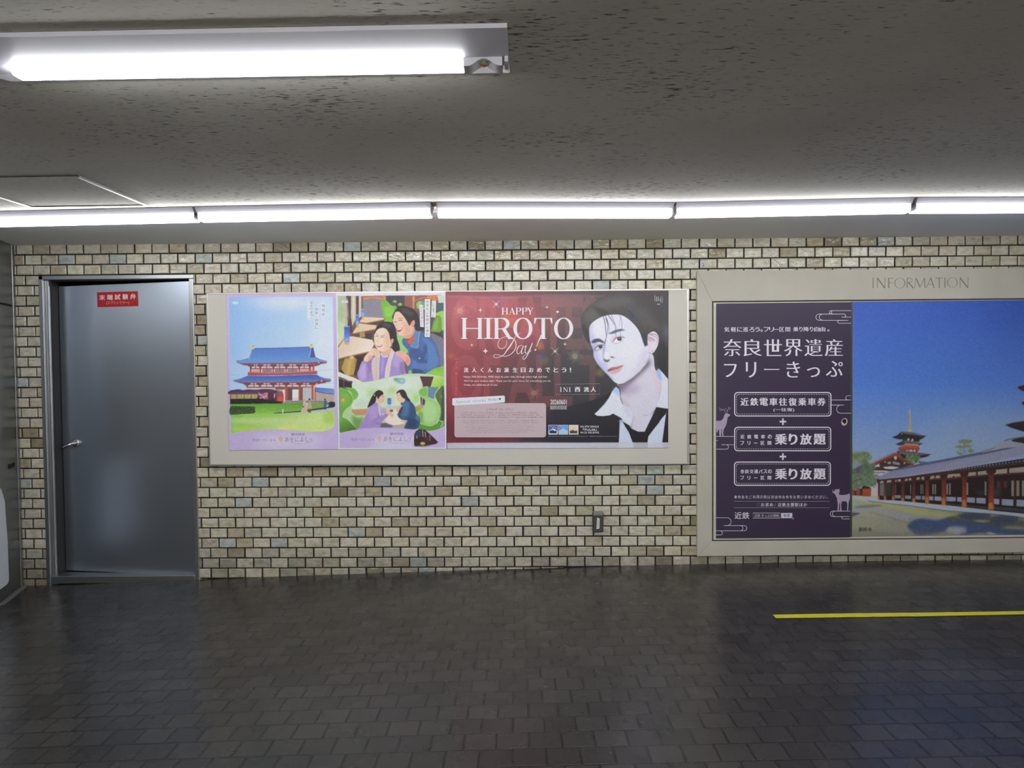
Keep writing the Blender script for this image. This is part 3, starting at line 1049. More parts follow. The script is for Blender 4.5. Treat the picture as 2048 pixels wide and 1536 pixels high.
def gauss(a, s):
    if s < 0.15: return a
    r = max(1, int(s * 3))
    k = np.exp(-0.5 * (np.arange(-r, r + 1) / s) ** 2); k /= k.sum()
    p = np.pad(a, ((r, r), (r, r)), mode='edge')
    t = sum(k[i] * p[i:i + a.shape[0], :] for i in range(2 * r + 1))
    return sum(k[i] * t[:, i:i + a.shape[1]] for i in range(2 * r + 1)).astype(np.float32)

# ------------------------------------------------------------------ poster board
YB = -0.030                                   # panel of the poster board
b_root = empty('poster_board', tuple(on_wall(897, 932, -.01)))
tag(b_root, 'long cream display board in a thin aluminium frame holding three posters', 'display board')
BQ = [(412, 586), (1378, 577), (1378.5, 929), (418, 932)]
b = MB()
slab(b, [(414, 588), (1376, 579), (1376.5, 927), (420, 930)], YB, -.003)
b.build('panel', M['cream'], b_root)
b = MB()
def strip(b, a0, a1, w0, yf, yb, d):
    """a rail between two corners; d is the inward offset in photograph pixels"""
def ringbars(b, outer, inner, yf, yb, mat=0):
    for i in range(4):
        j = (i + 1) % 4
        o0, o1, n1, n0 = outer[i], outer[j], inner[j], inner[i]
        P = [on_wall(*q, yf) for q in (o0, n0, n1, o1)]
        b.hexa([P[0], P[1], P[2], P[3]], [(p[0], yb, p[2]) for p in P], mat)
ringbars(b, BQ, [(415, 589), (1373.5, 580), (1374, 926), (421, 928.5)], YB - .0015, -.003)
b.build('frame', M['alu'], b_root, bevel=0.0015)

# ------------------------------------------------------------------ information board
YI = -0.030
i_root = empty('information_board', tuple(on_wall(1842, 1110, -.01)))
tag(i_root, 'large cast stone framed board with engraved INFORMATION lettering, at right', 'information board')
IO = [(1394, 541.5), (2292, 534), (2290, 1102), (1394.5, 1113)]
II = [(1424.5, 602.5), (2260, 594.5), (2259, 1074.5), (1424.5, 1083)]
b = MB()
ringbars(b, IO, II, YI, -.002)
b.build('surround', M['stone'], i_root, bevel=0.003)
b = MB()
ringbars(b, II, [(1427, 605), (2257.5, 597), (2256.5, 1072), (1427, 1080)], YI + .014, -.002, 1)
ringbars(b, [(1427, 605), (2257.5, 597), (2256.5, 1072), (1427, 1080)], [(1433, 608.5), (2250, 601), (2250, 1067), (1433, 1075.5)], YI + .0015, -.002, 0)
b.build('inner_frame', [M['stone'], M['alu_dark']], i_root)
b = MB()
slab(b, [(1428, 606), (2256, 598), (2256, 1071), (1428, 1079)], YI + .0008, -.002)
b.build('backing', M['cream'], i_root)
b = MB()
slab(b, [(1701.5, 603.5), (1705.5, 603.5), (1704, 1074), (1700, 1074)], YI + .0003, YI + .012)
b.build('divider', mottled('dark_green_strip', (66, 74, 62), 0.5, 0.1, 8), i_root)
p = Print(YI - .0004, 1730, 545, 9.309)
G = M['groove'] = mottled('engraved_groove', (132, 127, 114), 0.8, 0.08, 20)
def info(p):
    def R(pts, w): p.ribbon(pts, w, G)
    T, B = 102, 292
    R([(150, T), (150, B)], 16); R([(133, T + 3), (168, T + 3)], 6); R([(133, B - 3), (168, B - 3)], 6)
    R([(230, T), (230, B)], 11); R([(228, T), (370, B)], 24); R([(372, T), (372, B)], 11); R([(352, T + 3), (388, T + 3)], 6)
    R([(442, T), (442, B)], 20); R([(442, T + 6), (524, T + 4)], 11); R([(442, 190), (520, 190)], 10)
    def O(cx, cy, rx, ry):
        p.poly(ering(cx, cy, rx, ry, 40), G, [ering(cx, cy, rx - 16, ry - 6, 40)])
    O(648, 197, 102, 97)
    R([(785, T), (785, B)], 16); R([(790, T + 5), (845, T + 4), (880, 135), (868, 172), (795, 190)], 12, ); R([(815, 190), (900, B)], 22)
    R([(945, T), (925, B)], 9); R([(948, T), (1025, 275)], 20); R([(1025, 275), (1105, 100)], 10); R([(1105, 98), (1120, 285)], 18)
    R([(1140, 290), (1225, 98)], 10); R([(1222, 98), (1290, 288)], 20); R([(1165, 222), (1262, 220)], 8)
    R([(1382, 98), (1382, 288)], 18); R([(1308, 106), (1450, 102)], 11)
    R([(1488, 96), (1488, 286)], 17)
    O(1628, 187, 98, 95)
    R([(1770, 96), (1770, 288)], 11); R([(1768, 96), (1915, 285)], 24); R([(1918, 94), (1918, 285)], 11); R([(1898, 96), (1934, 96)], 6)
info(p)
p.build('engraved_lettering', i_root)

# ------------------------------------------------------------------ small things on the wall and floor
w_root = empty('wall_box', tuple(on_wall(1196, 1065, -.01)))
tag(w_root, 'small dark grey plastic box on the tiles below the portrait poster', 'box')
b = MB()
slab(b, [(1185.5, 1026), (1207.5, 1025.5), (1206.5, 1065), (1185.5, 1065.5)], -.040, -.004)
b.build('cover', M['grey_plastic'], w_root, bevel=0.006)
b = MB()
slab(b, [(1187, 1024.5), (1206.3, 1024), (1206, 1031.3), (1187.3, 1031.5)], -.0425, -.004)
b.build('cap', mottled('grey_metal_lid', (126, 122, 124), 0.5, 0.1, 30), w_root, bevel=0.003)
p = Print(-.0404, 1150, 990, 15.36)
p.poly([(678, 695), (758, 725), (750, 1030), (660, 1048)], (208, 208, 196))
p.column('非常電話', 708, 745, 1010, 48, (70, 70, 74))
p.build('label', w_root)

b = MB()
def floor_quad(pts, dz):
    out = []
    for q in pts:
        z = 0.0
        for _ in range(6):
            pt = on_level(q[0], q[1], z + dz)
            z = floor_z(pt[0])
        pt[2] = z + dz
        out.append(tuple(pt))
    return out
top = [(1545, 1229.3), (1700, 1226.5), (1860, 1225), (2048, 1222), (2200, 1219.5)]
bot = [(1552, 1236.3), (1700, 1234.3), (1860, 1232.2), (2048, 1228.6), (2200, 1226)]
for i in range(4):
    a = floor_quad([bot[i], bot[i + 1], top[i + 1], top[i]], .0025)
    c = floor_quad([bot[i], bot[i + 1], top[i + 1], top[i]], .0001)
    b.hexa(a, c)
tag(b.build('floor_tape', M['tape']), 'long strip of bright yellow tape on the dark floor tiles at right', 'tape')

s_root = tag(empty('number_sticker', tuple(on_wall(1406, 534, -.008))), 'tiny paper sticker marked 2 on a tile above the stone board', 'sticker')
b = MB()
slab(b, [(1401, 524.5), (1412, 524), (1412, 534.5), (1401, 535)], -.0075, -.0066)
b.build('paper', mat('grey_paper', (196, 192, 196), 0.6), s_root)
p = Print(-.0078, 1401, 524, 1.0)
p.text('2', 3, 2.2, 8, 9, (70, 66, 84))
p.build('numeral', s_root)

def leaf_out(px, py, lift):
    return on_leaf(px, py, lift)
s_root = tag(empty('door_sign', tuple(on_leaf(235, 600, .002))), 'small red sticker sign with white characters near the top of the steel door', 'sign')
p = Print(0, 180, 570, 17.07, onto=lambda x, y, l: leaf_out(x, y, .0012 + l))
p.poly([(236, 252), (1630, 210), (1650, 722), (258, 758)], M['red_sign'])
o = p.build('plate', s_root)
p = Print(0, 180, 570, 17.07, onto=lambda x, y, l: leaf_out(x, y, .0016 + l))
for i, ch in enumerate('末端試験弁'):
    x = 415 + i * 263
    p.text(ch, x - 95, 335 - i * 9, x + 95, 520 - i * 9, (232, 214, 214), 0.02)
p.text('(スプリンクラー)', 555, 555, 1330, 680, (222, 170, 150), 0.01, 1.0, 0, 0, 0.012)
p.build('lettering', s_root)

# ------------------------------------------------------------------ poster: palace gate under a blue sky
def gate_poster():
    C = Pic(450, 586, 680, 902, 1.2, (201, 182, 228))
    A = lambda: C.view(450, 680, 8.904)
    Bq = lambda: C.view(430, 570, 4.266)
    Bq()
    C.ell(620, 1330, 300, 60, (226, 220, 242), .8, 40)
    C.ell(620, 1395, 300, 30, (214, 204, 238), .6, 20)
    C.rect(95, 70, 1040, 105, (212, 180, 224), .6, 6)
    # picture area with a wavy lower edge
    frame = [(122, 102), (1004, 98), (1012, 600), (1020, 1200), (985, 1232), (900, 1250), (800, 1252), (680, 1240), (540, 1232), (400, 1232), (270, 1243), (136, 1264)]
    C.poly(frame, (170, 200, 240))
    clip = C.mask(frame)
    C.poly(frame, ((150, 150), (146, 188, 238), (900, 900), (214, 228, 246)))
    for x, y, rx, ry, a in ((560, 150, 220, 60, .7), (800, 140, 200, 50, .5), (940, 330, 120, 220, .5), (900, 640, 200, 200, .35), (300, 140, 90, 40, .35)):
        C.ell(x, y, rx, ry, (228, 232, 246), a, 40, 0, clip)
    C.ell(170, 420, 60, 260, (140, 182, 238), .5, 50, 0, clip)
    C.ell(170, 152, 22, 10, (226, 232, 244), .8, 3)
    for x0, y0, x1, y1 in ((775, 140, 840, 295), (845, 190, 890, 382), (900, 150, 942, 270)):
        C.rect(x0 + 12, y0, x1 - 8, y1, (226, 232, 248), .75, 6)
    A()
    clip = C.mask([((q[0] / 4.266 + 430 - 450) * 8.904, (q[1] / 4.266 + 570 - 680) * 8.904) for q in frame])
    for w in ([(1600, 545), (1945, 528)], [(1700, 655), (1945, 660)], [(1650, 775), (1945, 768)], [(90, 620), (400, 622)], [(90, 698), (200, 700)]):
        C.line(w, 5, (150, 165, 195), .6)
    # upper roof
    rf = [(470, 158), (520, 150), (1000, 140), (1505, 124), (1570, 130), (1590, 220), (1612, 305), (1690, 345), (1800, 372), (1822, 385), (1815, 402), (1690, 384),
          (1480, 398), (1000, 404), (600, 406), (330, 412), (200, 396), (205, 372), (300, 360), (415, 325), (450, 250)]
    C.poly(rf, ((900, 130), (86, 124, 204), (900, 400), (112, 160, 222)))
    rc = C.mask(rf)
    for i in range(64):
        x = 440 + i * 17.5
        C.line([(x + (x - 1000) * -.02, 150), (x + (x - 1000) * .14, 410)], 5, (62, 92, 178), .35, 0, False, rc)
    for y in range(170, 400, 22):
        C.line([(300, y), (1700, y - 10)], 4, (130, 170, 228), .22, 0, False, rc)
    C.poly([(1572, 132), (1610, 308), (1500, 312), (1535, 140)], (58, 84, 152), .9)
    C.poly([(1572, 150), (1604, 306), (1560, 306)], (110, 70, 90), .8)
    C.line([(1530, 140), (1515, 240), (1492, 318)], 16, (140, 178, 228))
    C.line([(478, 165), (450, 270), (418, 345)], 16, (142, 178, 228))
    C.line([(205, 374), (300, 362), (415, 330)], 10, (70, 90, 150), .8)
    C.line([(500, 152), (1000, 142), (1510, 124)], 12, (64, 90, 170))
    C.line([(1612, 306), (1690, 348), (1815, 378)], 12, (96, 130, 200))
    for x, y in ((487, 130), (1532, 104)):
        C.s([(x - 26, y + 32), (x - 28, y), (x - 8, y - 34), (x + 20, y - 30), (x + 30, y + 30)], (224, 208, 130))
        C.ell(x + 10, y - 18, 14, 12, (150, 130, 90), .8, 3)
    # eaves
    C.poly([(200, 396), (330, 412), (1000, 406), (1480, 400), (1690, 386), (1818, 404), (1800, 415), (1700, 430), (1690, 445), (1600, 470), (1500, 445), (460, 440), (420, 460), (340, 450), (270, 425)], (128, 74, 92))
    C.line([(210, 398), (330, 412), (1000, 408), (1480, 402), (1690, 388), (1815, 404)], 9, (190, 84, 70), .85)
    for i in range(62):
        x = 300 + i * 23
        C.rect(x, 416, x + 9, 432, (196, 140, 140), .55)
    C.ell(1670, 400, 14, 18, (236, 200, 150), .8, 4)
    # upper storey
    C.rect(455, 432, 1592, 600, (214, 198, 208))
    for x in (455, 630, 862, 1092, 1320, 1506):
        C.rect(x - 12, 432, x + 12, 600, (146, 58, 62))
    for x in (545, 742, 972, 1205, 1410):
        C.rect(x - 6, 425, x + 6, 510, (104, 58, 66))
    C.rect(455, 455, 1592, 468, (116, 62, 70)); C.rect(455, 502, 1592, 520, (164, 62, 58))
    for x in (460, 630, 862, 1092, 1320, 1530):
        C.s([(x - 52, 438), (x + 52, 438), (x + 36, 470), (x + 14, 478), (x + 12, 500), (x - 12, 500), (x - 14, 478), (x - 36, 470)], (88, 62, 72), .95)
        C.ell(x, 452, 16, 9, (180, 150, 110), .5, 3)
    C.rect(474, 522, 620, 576, (222, 204, 210)); C.rect(1338, 516, 1490, 566, (222, 204, 206))
    for k in range(3):
        C.rect(474, 530 + k * 16, 620, 535 + k * 16, (176, 84, 90)); C.rect(1338, 524 + k * 16, 1490, 529 + k * 16, (176, 84, 84))
    for x0, x1 in ((664, 840), (886, 1066), (1114, 1298)):
        C.rect(x0, 520, x1, 580, (146, 132, 142)); C.rect(x0 + (x1 - x0) / 2 - 4, 520, x0 + (x1 - x0) / 2 + 4, 580, (120, 84, 90))
    for x in (650, 842, 876, 1070, 1104, 1304):
        C.rect(x - 6, 520, x + 6, 566, (236, 226, 232))
    C.rect(1508, 470, 1592, 560, (190, 80, 70)); C.rect(1530, 480, 1560, 545, (226, 206, 210))
    # balcony
    C.poly([(408, 570), (800, 582), (1105, 582), (1400, 566), (1640, 552), (1645, 606), (1105, 626), (408, 634)], (176, 74, 88))
    C.line([(415, 572), (800, 584), (1105, 580), (1400, 562), (1640, 548)], 9, (206, 180, 160), .9)
    C.line([(415, 600), (800, 604), (1105, 600), (1640, 576)], 5, (214, 140, 150), .8)
    for i in range(30):
        x = 420 + i * 41
        C.rect(x, 566 if x < 1300 else 556, x + 6, 610, (150, 52, 60), .7)
    # lower roof
    lr = [(400, 640), (800, 642), (1250, 628), (1550, 616), (1640, 620), (1700, 655), (1780, 684), (1870, 688), (1892, 705), (1885, 735), (1800, 730), (1730, 708),
          (1540, 738), (1000, 748), (400, 752), (250, 745), (148, 732), (146, 712), (230, 700), (320, 670)]
    C.poly(lr, ((900, 620), (64, 96, 182), (900, 750), (104, 142, 214)))
    rc = C.mask(lr)
    for i in range(86):
        x = 200 + i * 19
        C.line([(x + (1000 - x) * .13, 610), (x, 760)], 6, (48, 70, 150), .4, 0, False, rc)
    C.line([(150, 716), (240, 700), (330, 668), (405, 640)], 10, (120, 150, 214), .7)
    C.line([(1640, 624), (1730, 672), (1880, 700)], 10, (120, 150, 214), .7)
    C.poly([(148, 734), (400, 754), (1000, 750), (1540, 740), (1730, 712), (1880, 738), (1860, 748), (1780, 752), (1800, 765), (1740, 770), (1600, 800), (1500, 772), (420, 772), (380, 795), (250, 762)], (126, 72, 84))
    C.line([(150, 736), (400, 755), (1000, 752), (1540, 742), (1730, 714), (1880, 738)], 9, (186, 84, 76), .8)
    for i in range(66):
        x = 260 + i * 22
        C.rect(x, 758, x + 8, 772, (192, 136, 138), .5)
    C.ell(1722, 730, 14, 20, (236, 206, 160), .8, 4)
    # lower storey
    C.rect(385, 770, 1640, 850, (222, 208, 214))
    for x in (395, 622, 860, 1090, 1330, 1560):
        C.s([(x - 60, 770), (x + 60, 770), (x + 42, 800), (x + 16, 812), (x + 12, 836), (x - 12, 836), (x - 16, 812), (x - 42, 800)], (92, 66, 72), .95)
    for x in (515, 742, 970, 1200, 1440):
        C.rect(x - 6, 755, x + 6, 840, (110, 62, 70))
    C.rect(385, 786, 1600, 798, (122, 66, 72)); C.rect(385, 832, 1610, 852, (158, 66, 60))
    C.rect(385, 852, 1060, 900, (206, 196, 200))
    C.poly([(900, 852), (1340, 845), (1340, 880), (900, 885)], (110, 80, 84), .9)
    # openings and columns
    C.rect(1040, 880, 1085, 1085, (230, 232, 240)); C.rect(1070, 842, 1120, 1080, (168, 78, 62)); C.rect(1070, 842, 1090, 1080, (196, 96, 74))
    C.rect(1120, 860, 1202, 1078, (112, 70, 72)); C.rect(1202, 880, 1310, 1070, (228, 232, 240)); C.rect(1310, 838, 1386, 1078, (138, 78, 70)); C.rect(1310, 838, 1334, 1078, (182, 90, 70))
    C.rect(1386, 846, 1545, 1072, (190, 194, 202)); C.rect(1542, 800, 1600, 1072, (186, 84, 60)); C.rect(1576, 810, 1604, 1072, (226, 172, 150)); C.rect(1600, 850, 1620, 1080, (90, 70, 84))
    C.rect(1205, 1030, 1310, 1070, (220, 200, 190), .7, 4)
    C.poly([(1602, 846), (1700, 850), (1945, 874), (1945, 962), (1780, 946), (1610, 912)], ((1700, 850), (84, 124, 206), (1720, 950), (120, 160, 222)))
    for i in range(22):
        C.line([(1615 + i * 16, 850), (1605 + i * 16, 955)], 5, (60, 90, 170), .45, 0, False, clip)
    C.line([(1610, 914), (1780, 948), (1945, 964)], 12, (70, 70, 110))
    C.poly([(1612, 924), (1780, 956), (1945, 970), (1945, 1110), (1612, 1080)], (188, 168, 156))
    # train and planting
    C.s([(90, 905), (160, 888), (250, 878), (320, 892), (420, 880), (560, 886), (700, 872), (880, 890), (900, 960), (90, 965)], (70, 54, 84), 1, 3)
    C.poly([(90, 930), (620, 908), (640, 965), (90, 972)], (98, 62, 104))
    C.rect(90, 968, 610, 1052, (170, 172, 104))
    C.speck(95, 975, 605, 1045, [(190, 200, 120), (150, 150, 90), (120, 140, 70)], 60, 5, 14, .5, C.mask([(90, 968), (610, 968), (610, 1052), (90, 1052)]))
    for x in (96, 212, 342, 466, 600):
        C.rect(x - 8, 960, x + 8, 1050, (140, 80, 84))
    C.line([(90, 966), (620, 958)], 14, (150, 78, 84))
    C.poly([(590, 930), (760, 900), (920, 896), (990, 905), (1036, 950), (1046, 1040), (1030, 1112), (900, 1120), (560, 1100)], (112, 44, 62))
    C.poly([(780, 905), (900, 900), (910, 960), (790, 965)], (90, 54, 96), .9)
    C.s([(930, 912), (990, 900), (1038, 945), (1046, 1040), (1030, 1110), (950, 1105), (925, 1010)], (206, 66, 66))
    C.rect(900, 930, 950, 1000, (74, 96, 100)); C.s([(955, 930), (1020, 935), (1032, 990), (955, 995)], (150, 90, 90)); C.rect(865, 955, 890, 1030, (216, 200, 196))
    C.ell(985, 1050, 44, 34, (232, 96, 70), .8, 10); C.ell(930, 1085, 30, 20, (240, 150, 110), .5, 6)
    C.line([(955, 915), (1000, 905), (1030, 930)], 10, (240, 130, 130))
    C.speck(605, 940, 755, 1085, [(216, 190, 204), (196, 150, 168), (170, 110, 130)], 70, 8, 20, .7)
    for x in (775, 820, 850):
        C.rect(x, 940, x + 22, 1080, (58, 40, 60), .7)
    C.poly([(90, 1050), (600, 1042), (900, 1080), (1032, 1105), (1030, 1132), (400, 1140), (90, 1146)], (36, 32, 36))
    C.speck(95, 1050, 900, 1135, [(60, 56, 50), (20, 20, 24), (80, 60, 60)], 120, 5, 12, .5)
    C.poly([(1040, 1095), (1400, 1070), (1760, 1085), (1760, 1125), (1040, 1125)], (150, 142, 138), .9)
    C.rect(1060, 1088, 1760, 1100, (110, 104, 104), .8)
    C.poly([(90, 1140), (600, 1138), (1030, 1128), (1400, 1110), (1400, 1262), (870, 1312), (90, 1340)], ((500, 1120), (96, 160, 56), (500, 1320), (146, 204, 74)))
    C.speck(100, 1140, 1380, 1300, [(110, 176, 62), (160, 214, 90), (90, 150, 52)], 160, 8, 26, .25, clip, .4)
    C.poly([(1530, 1120), (1760, 1110), (1760, 1215), (1530, 1245)], (130, 176, 76))
    hd = [(100, 1190), (250, 1180), (515, 1186), (530, 1230), (520, 1300), (300, 1318), (100, 1336)]
    C.s(hd, (54, 74, 44))
    C.speck(100, 1185, 525, 1325, [(74, 98, 58), (36, 52, 34), (90, 112, 66)], 140, 6, 14, .6, C.mask(hd))
    C.poly([(98, 1338), (520, 1322), (900, 1308), (1500, 1262), (1760, 1232), (1945, 1194), (1945, 1304), (1500, 1318), (1000, 1326), (98, 1372)], (192, 198, 210))
    C.poly([(868, 1298), (1350, 1262), (1740, 1204), (1945, 1168), (1945, 1192), (1740, 1234), (1350, 1282), (868, 1314)], (54, 50, 54))
    for i in range(34):
        x = 900 + i * 26
        y = 1290 - (x - 900) * .10
        C.line([(x, y), (x, y - 62 - (x - 900) * .05)], 4, (96, 104, 92), .75)
    C.line([(900, 1235), (1350, 1190), (1760, 1120)], 5, (120, 128, 116), .8)
    C.rect(1020, 1230, 1038, 1310, (226, 230, 230)); C.s([(1842, 1112), (1950, 1106), (1950, 1190), (1845, 1200)], (42, 42, 50))
    # people on the path
    C.s([(1395, 1085), (1440, 1085), (1448, 1180), (1462, 1280), (1400, 1292), (1352, 1284), (1385, 1180)], (206, 184, 168))
    C.ell(1414, 1076, 15, 17, (206, 170, 150)); C.rect(1380, 1180, 1406, 1200, (70, 60, 62)); C.ell(1410, 1064, 14, 10, (180, 160, 120))
    C.s([(1478, 1120), (1530, 1116), (1544, 1230), (1462, 1232)], (190, 178, 118)); C.ell(1502, 1092, 15, 20, (180, 144, 130)); C.ell(1505, 1056, 18, 18, (52, 44, 60))
    C.rect(1482, 1228, 1502, 1298, (72, 62, 66)); C.rect(1510, 1228, 1532, 1296, (84, 70, 70))
    C.s([(1765, 1085), (1805, 1080), (1832, 1130), (1810, 1170), (1762, 1160)], (74, 96, 156)); C.ell(1780, 1058, 14, 18, (70, 54, 64)); C.rect(1764, 1160, 1782, 1240, (60, 56, 70)); C.rect(1786, 1160, 1802, 1236, (60, 56, 70))
    C.ell(1832, 1160, 24, 24, (186, 170, 186), .7, 4)
    # lawn in front
    Bq()
    clip2 = C.mask(frame)
    C.poly([(133, 1108), (400, 1098), (1018, 1084), (1020, 1204), (985, 1234), (900, 1252), (800, 1254), (540, 1234), (270, 1245), (136, 1266)], ((500, 1090), (156, 206, 100), (560, 1240), (206, 228, 140)), 1, 0, False, clip2)
    C.ell(500, 1160, 380, 26, (206, 224, 160), .7, 14, 0, clip2); C.ell(250, 1228, 140, 20, (178, 216, 84), .8, 10, 0, clip2); C.ell(980, 1130, 60, 60, (164, 208, 84), .7, 16, 0, clip2)
    C.ell(620, 1215, 90, 16, (236, 228, 130), .6, 8, 0, clip2); C.ell(190, 1120, 60, 6, (110, 160, 80), .5, 4, 0, clip2)
    C.speck(140, 1100, 1015, 1235, [(170, 214, 100), (214, 234, 170), (150, 200, 90)], 130, 3, 12, .25, clip2, .4)
    C.grain(2.2, .8)
    corners = [(452.3, 588.8), (671.3, 587.6), (676, 899), (458, 900.8)]
    o = C.sheet('poster', corners, YB - .0025, PRINT, None, .45)
    tag(o, 'lilac bordered poster of a blue roofed palace gate, left on the cream board', 'poster')
    p = Print(YB - .0028, 430, 570, 4.266)
    gr = (96, 92, 120)
    for t, x, y0, y1, sz in (('特別な', 925, 160, 268, 26), ('奈良への旅に', 868, 192, 378, 26), ('出かけよう。', 822, 138, 296, 24)):
        p = Print(YB - .0028, 430, 570, 4.266)
        p.column(t, x, y0, y1, sz, gr)
        p.build('slogan_lettering', o)
    p = Print(YB - .0028, 430, 570, 4.266)
    brand(p, 0, 0)
    p.build('train_name_lettering', o)
    p = Print(YB - .0028, 430, 570, 4.266)
    p.text('近鉄', 150, 142, 200, 164, (226, 232, 244), .01)
    p.build('operator_lettering', o)

def brand(p, dx, dy):
    p.text('奈良へ行くなら', 320 + dx, 1310 + dy, 516 + dx, 1335 + dy, (140, 124, 158))
    p.text('観光特急', 650 + dx, 1262 + dy, 766 + dx, 1287 + dy, (124, 112, 150), .005)
    p.text('あをによし', 597 + dx, 1297 + dy, 800 + dx, 1338 + dy, (104, 98, 134), -.005)
    p.ribbon([(800 + dx, 1318 + dy), (822 + dx, 1312 + dy), (828 + dx, 1325 + dy), (812 + dx, 1340 + dy)], 3, (120, 110, 146), True)
    p.ribbon([(630 + dx, 1340 + dy), (700 + dx, 1354 + dy), (780 + dx, 1350 + dy), (815 + dx, 1338 + dy)], 2, (150, 140, 168), True)
    c = (214, 182, 176)
    p.poly([(560 + dx, 1280 + dy), (566 + dx, 1292 + dy), (578 + dx, 1300 + dy), (579 + dx, 1322 + dy), (568 + dx, 1330 + dy), (561 + dx, 1350 + dy),
            (554 + dx, 1330 + dy), (543 + dx, 1322 + dy), (543 + dx, 1300 + dy), (554 + dx, 1292 + dy)], c)
gate_poster()

# ------------------------------------------------------------------ poster: two friends in a green train saloon
def saloon_poster():
    C = Pic(668, 582, 897, 902, 1.3, (228, 226, 240))
    up = lambda: C.view(670, 580, 8.904)
    dn = lambda: C.view(670, 740, 8.904)
    up()
    area = [(46, 108), (1870, 92), (1880, 92), (1932, 108), (1940, 1424), (1958, 2808), (86, 2814), (60, 1424)]
    C.poly(area, (112, 84, 70))
    k = C.mask(area)
    P = lambda pts, c, a=1, b=0: C.poly(pts, c, a, b, False, k)
    S = lambda pts, c, a=1, b=0: C.s(pts, c, a, b, k)
    # windows, pillars, back of the saloon
    P([(46, 100), (200, 100), (180, 800), (50, 980)], ((46, 100), (176, 190, 158), (100, 900), (206, 222, 180)))
    C.ell(110, 420, 60, 160, (150, 180, 110), .5, 30, 0, k); C.ell(90, 700, 50, 120, (190, 214, 150), .6, 30, 0, k)
    P([(165, 105), (200, 105), (235, 420), (225, 640), (180, 650)], (196, 180, 168))
    P([(196, 105), (290, 105), (280, 440), (300, 640), (320, 760), (240, 740), (215, 480), (245, 470)], (78, 58, 58)); P([(200, 130), (228, 140), (250, 480), (228, 620)], (150, 130, 128), .8)
    P([(286, 105), (376, 105), (374, 520), (310, 640), (282, 480)], (200, 190, 168)); P([(320, 110), (345, 110), (345, 500), (320, 560)], (226, 220, 196), .8)
    P([(370, 105), (428, 105), (418, 450), (376, 450)], (92, 66, 60)); P([(424, 105), (474, 105), (470, 470), (424, 500)], (208, 198, 182))
    P([(468, 95), (900, 95), (900, 480), (468, 480)], (112, 92, 88)); P([(470, 95), (880, 95), (870, 170), (700, 130), (500, 155)], (200, 112, 72))
    S([(500, 170), (600, 150), (760, 145), (850, 165), (862, 300), (858, 490), (520, 474), (505, 300)], (140, 134, 146)); C.line([(500, 160), (680, 136), (860, 165)], 12, (222, 168, 112), 1, 0, True, k)
    P([(862, 110), (910, 110), (905, 215), (868, 215)], (206, 150, 92))
    P([(905, 95), (1260, 95), (1260, 400), (905, 300)], (72, 64, 76)); P([(1240, 95), (1660, 95), (1600, 330), (1240, 330)], (150, 92, 82))
    P([(1640, 95), (1830, 95), (1800, 190), (1640, 150)], (224, 124, 60)); P([(1820, 95), (1935, 95), (1935, 240), (1840, 230)], (204, 216, 200))
    P([(1378, 110), (1418, 110), (1412, 330), (1386, 330)], (212, 150, 84)); C.line([(1420, 200), (1520, 150), (1680, 135), (1850, 190)], 14, (214, 140, 90), 1, 0, True, k)
    P([(1420, 200), (1500, 160), (1500, 400), (1420, 360)], (126, 92, 84)); S([(1460, 220), (1560, 190), (1640, 240), (1640, 340), (1470, 330)], (150, 196, 116), 1, 4)
    P([(1520, 180), (1720, 180), (1720, 330), (1560, 310)], (100, 130, 130), .7, 6); P([(1790, 230), (1935, 230), (1935, 400), (1800, 390)], (74, 98, 102))
    P([(1460, 400), (1935, 400), (1935, 900), (1460, 760)], (84, 74, 84))
    S([(1780, 440), (1840, 395), (1935, 395), (1935, 700), (1900, 690), (1880, 520)], (160, 206, 84)); S([(1720, 700), (1760, 540), (1830, 450), (1890, 500), (1900, 690), (1850, 760), (1720, 740)], (112, 158, 58)); S([(1745, 690), (1790, 560), (1830, 500), (1820, 700)], (136, 180, 74), .8, 8)
    S([(820, 240), (850, 190), (920, 190), (1000, 270), (1090, 290), (1100, 420), (1040, 560), (880, 500), (850, 400)], (124, 186, 62)); S([(880, 320), (1000, 300), (1060, 420), (920, 480)], (148, 206, 86), .8, 14)
    S([(1030, 205), (1070, 180), (1098, 205), (1070, 235)], (150, 190, 80)); S([(1120, 260), (1160, 225), (1200, 262), (1160, 285)], (150, 190, 80)); P([(1000, 215), (1100, 225), (1100, 290), (1000, 270)], (80, 80, 100), .7)
    S([(700, 600), (760, 545), (900, 520), (1010, 560), (960, 600), (760, 640)], (132, 190, 70)); P([(640, 740), (700, 700), (760, 640), (680, 860), (650, 860)], (150, 200, 120), .9, 4)
    # tables
    P([(420, 570), (600, 560), (880, 520), (880, 620), (420, 640)], (84, 64, 60)); P([(432, 570), (500, 478), (880, 498), (872, 524), (560, 584)], (226, 202, 172)); P([(432, 570), (560, 584), (870, 524), (872, 540), (560, 600), (440, 590)], (160, 120, 84))
    P([(310, 780), (700, 700), (740, 860), (280, 860)], (96, 74, 66)); P([(310, 772), (420, 592), (730, 628), (745, 690), (700, 702), (520, 732), (330, 778)], (228, 198, 168)); P([(312, 772), (520, 732), (745, 688), (740, 708), (520, 752), (330, 790)], (150, 112, 80)); P([(440, 756), (520, 744), (540, 830), (440, 850)], (176, 142, 84)); P([(540, 780), (660, 770), (650, 880), (540, 850)], (64, 58, 52))
    P([(54, 960), (160, 800), (230, 800), (60, 1020)], (214, 196, 158)); P([(54, 1000), (200, 820), (210, 840), (58, 1030)], (150, 116, 70))
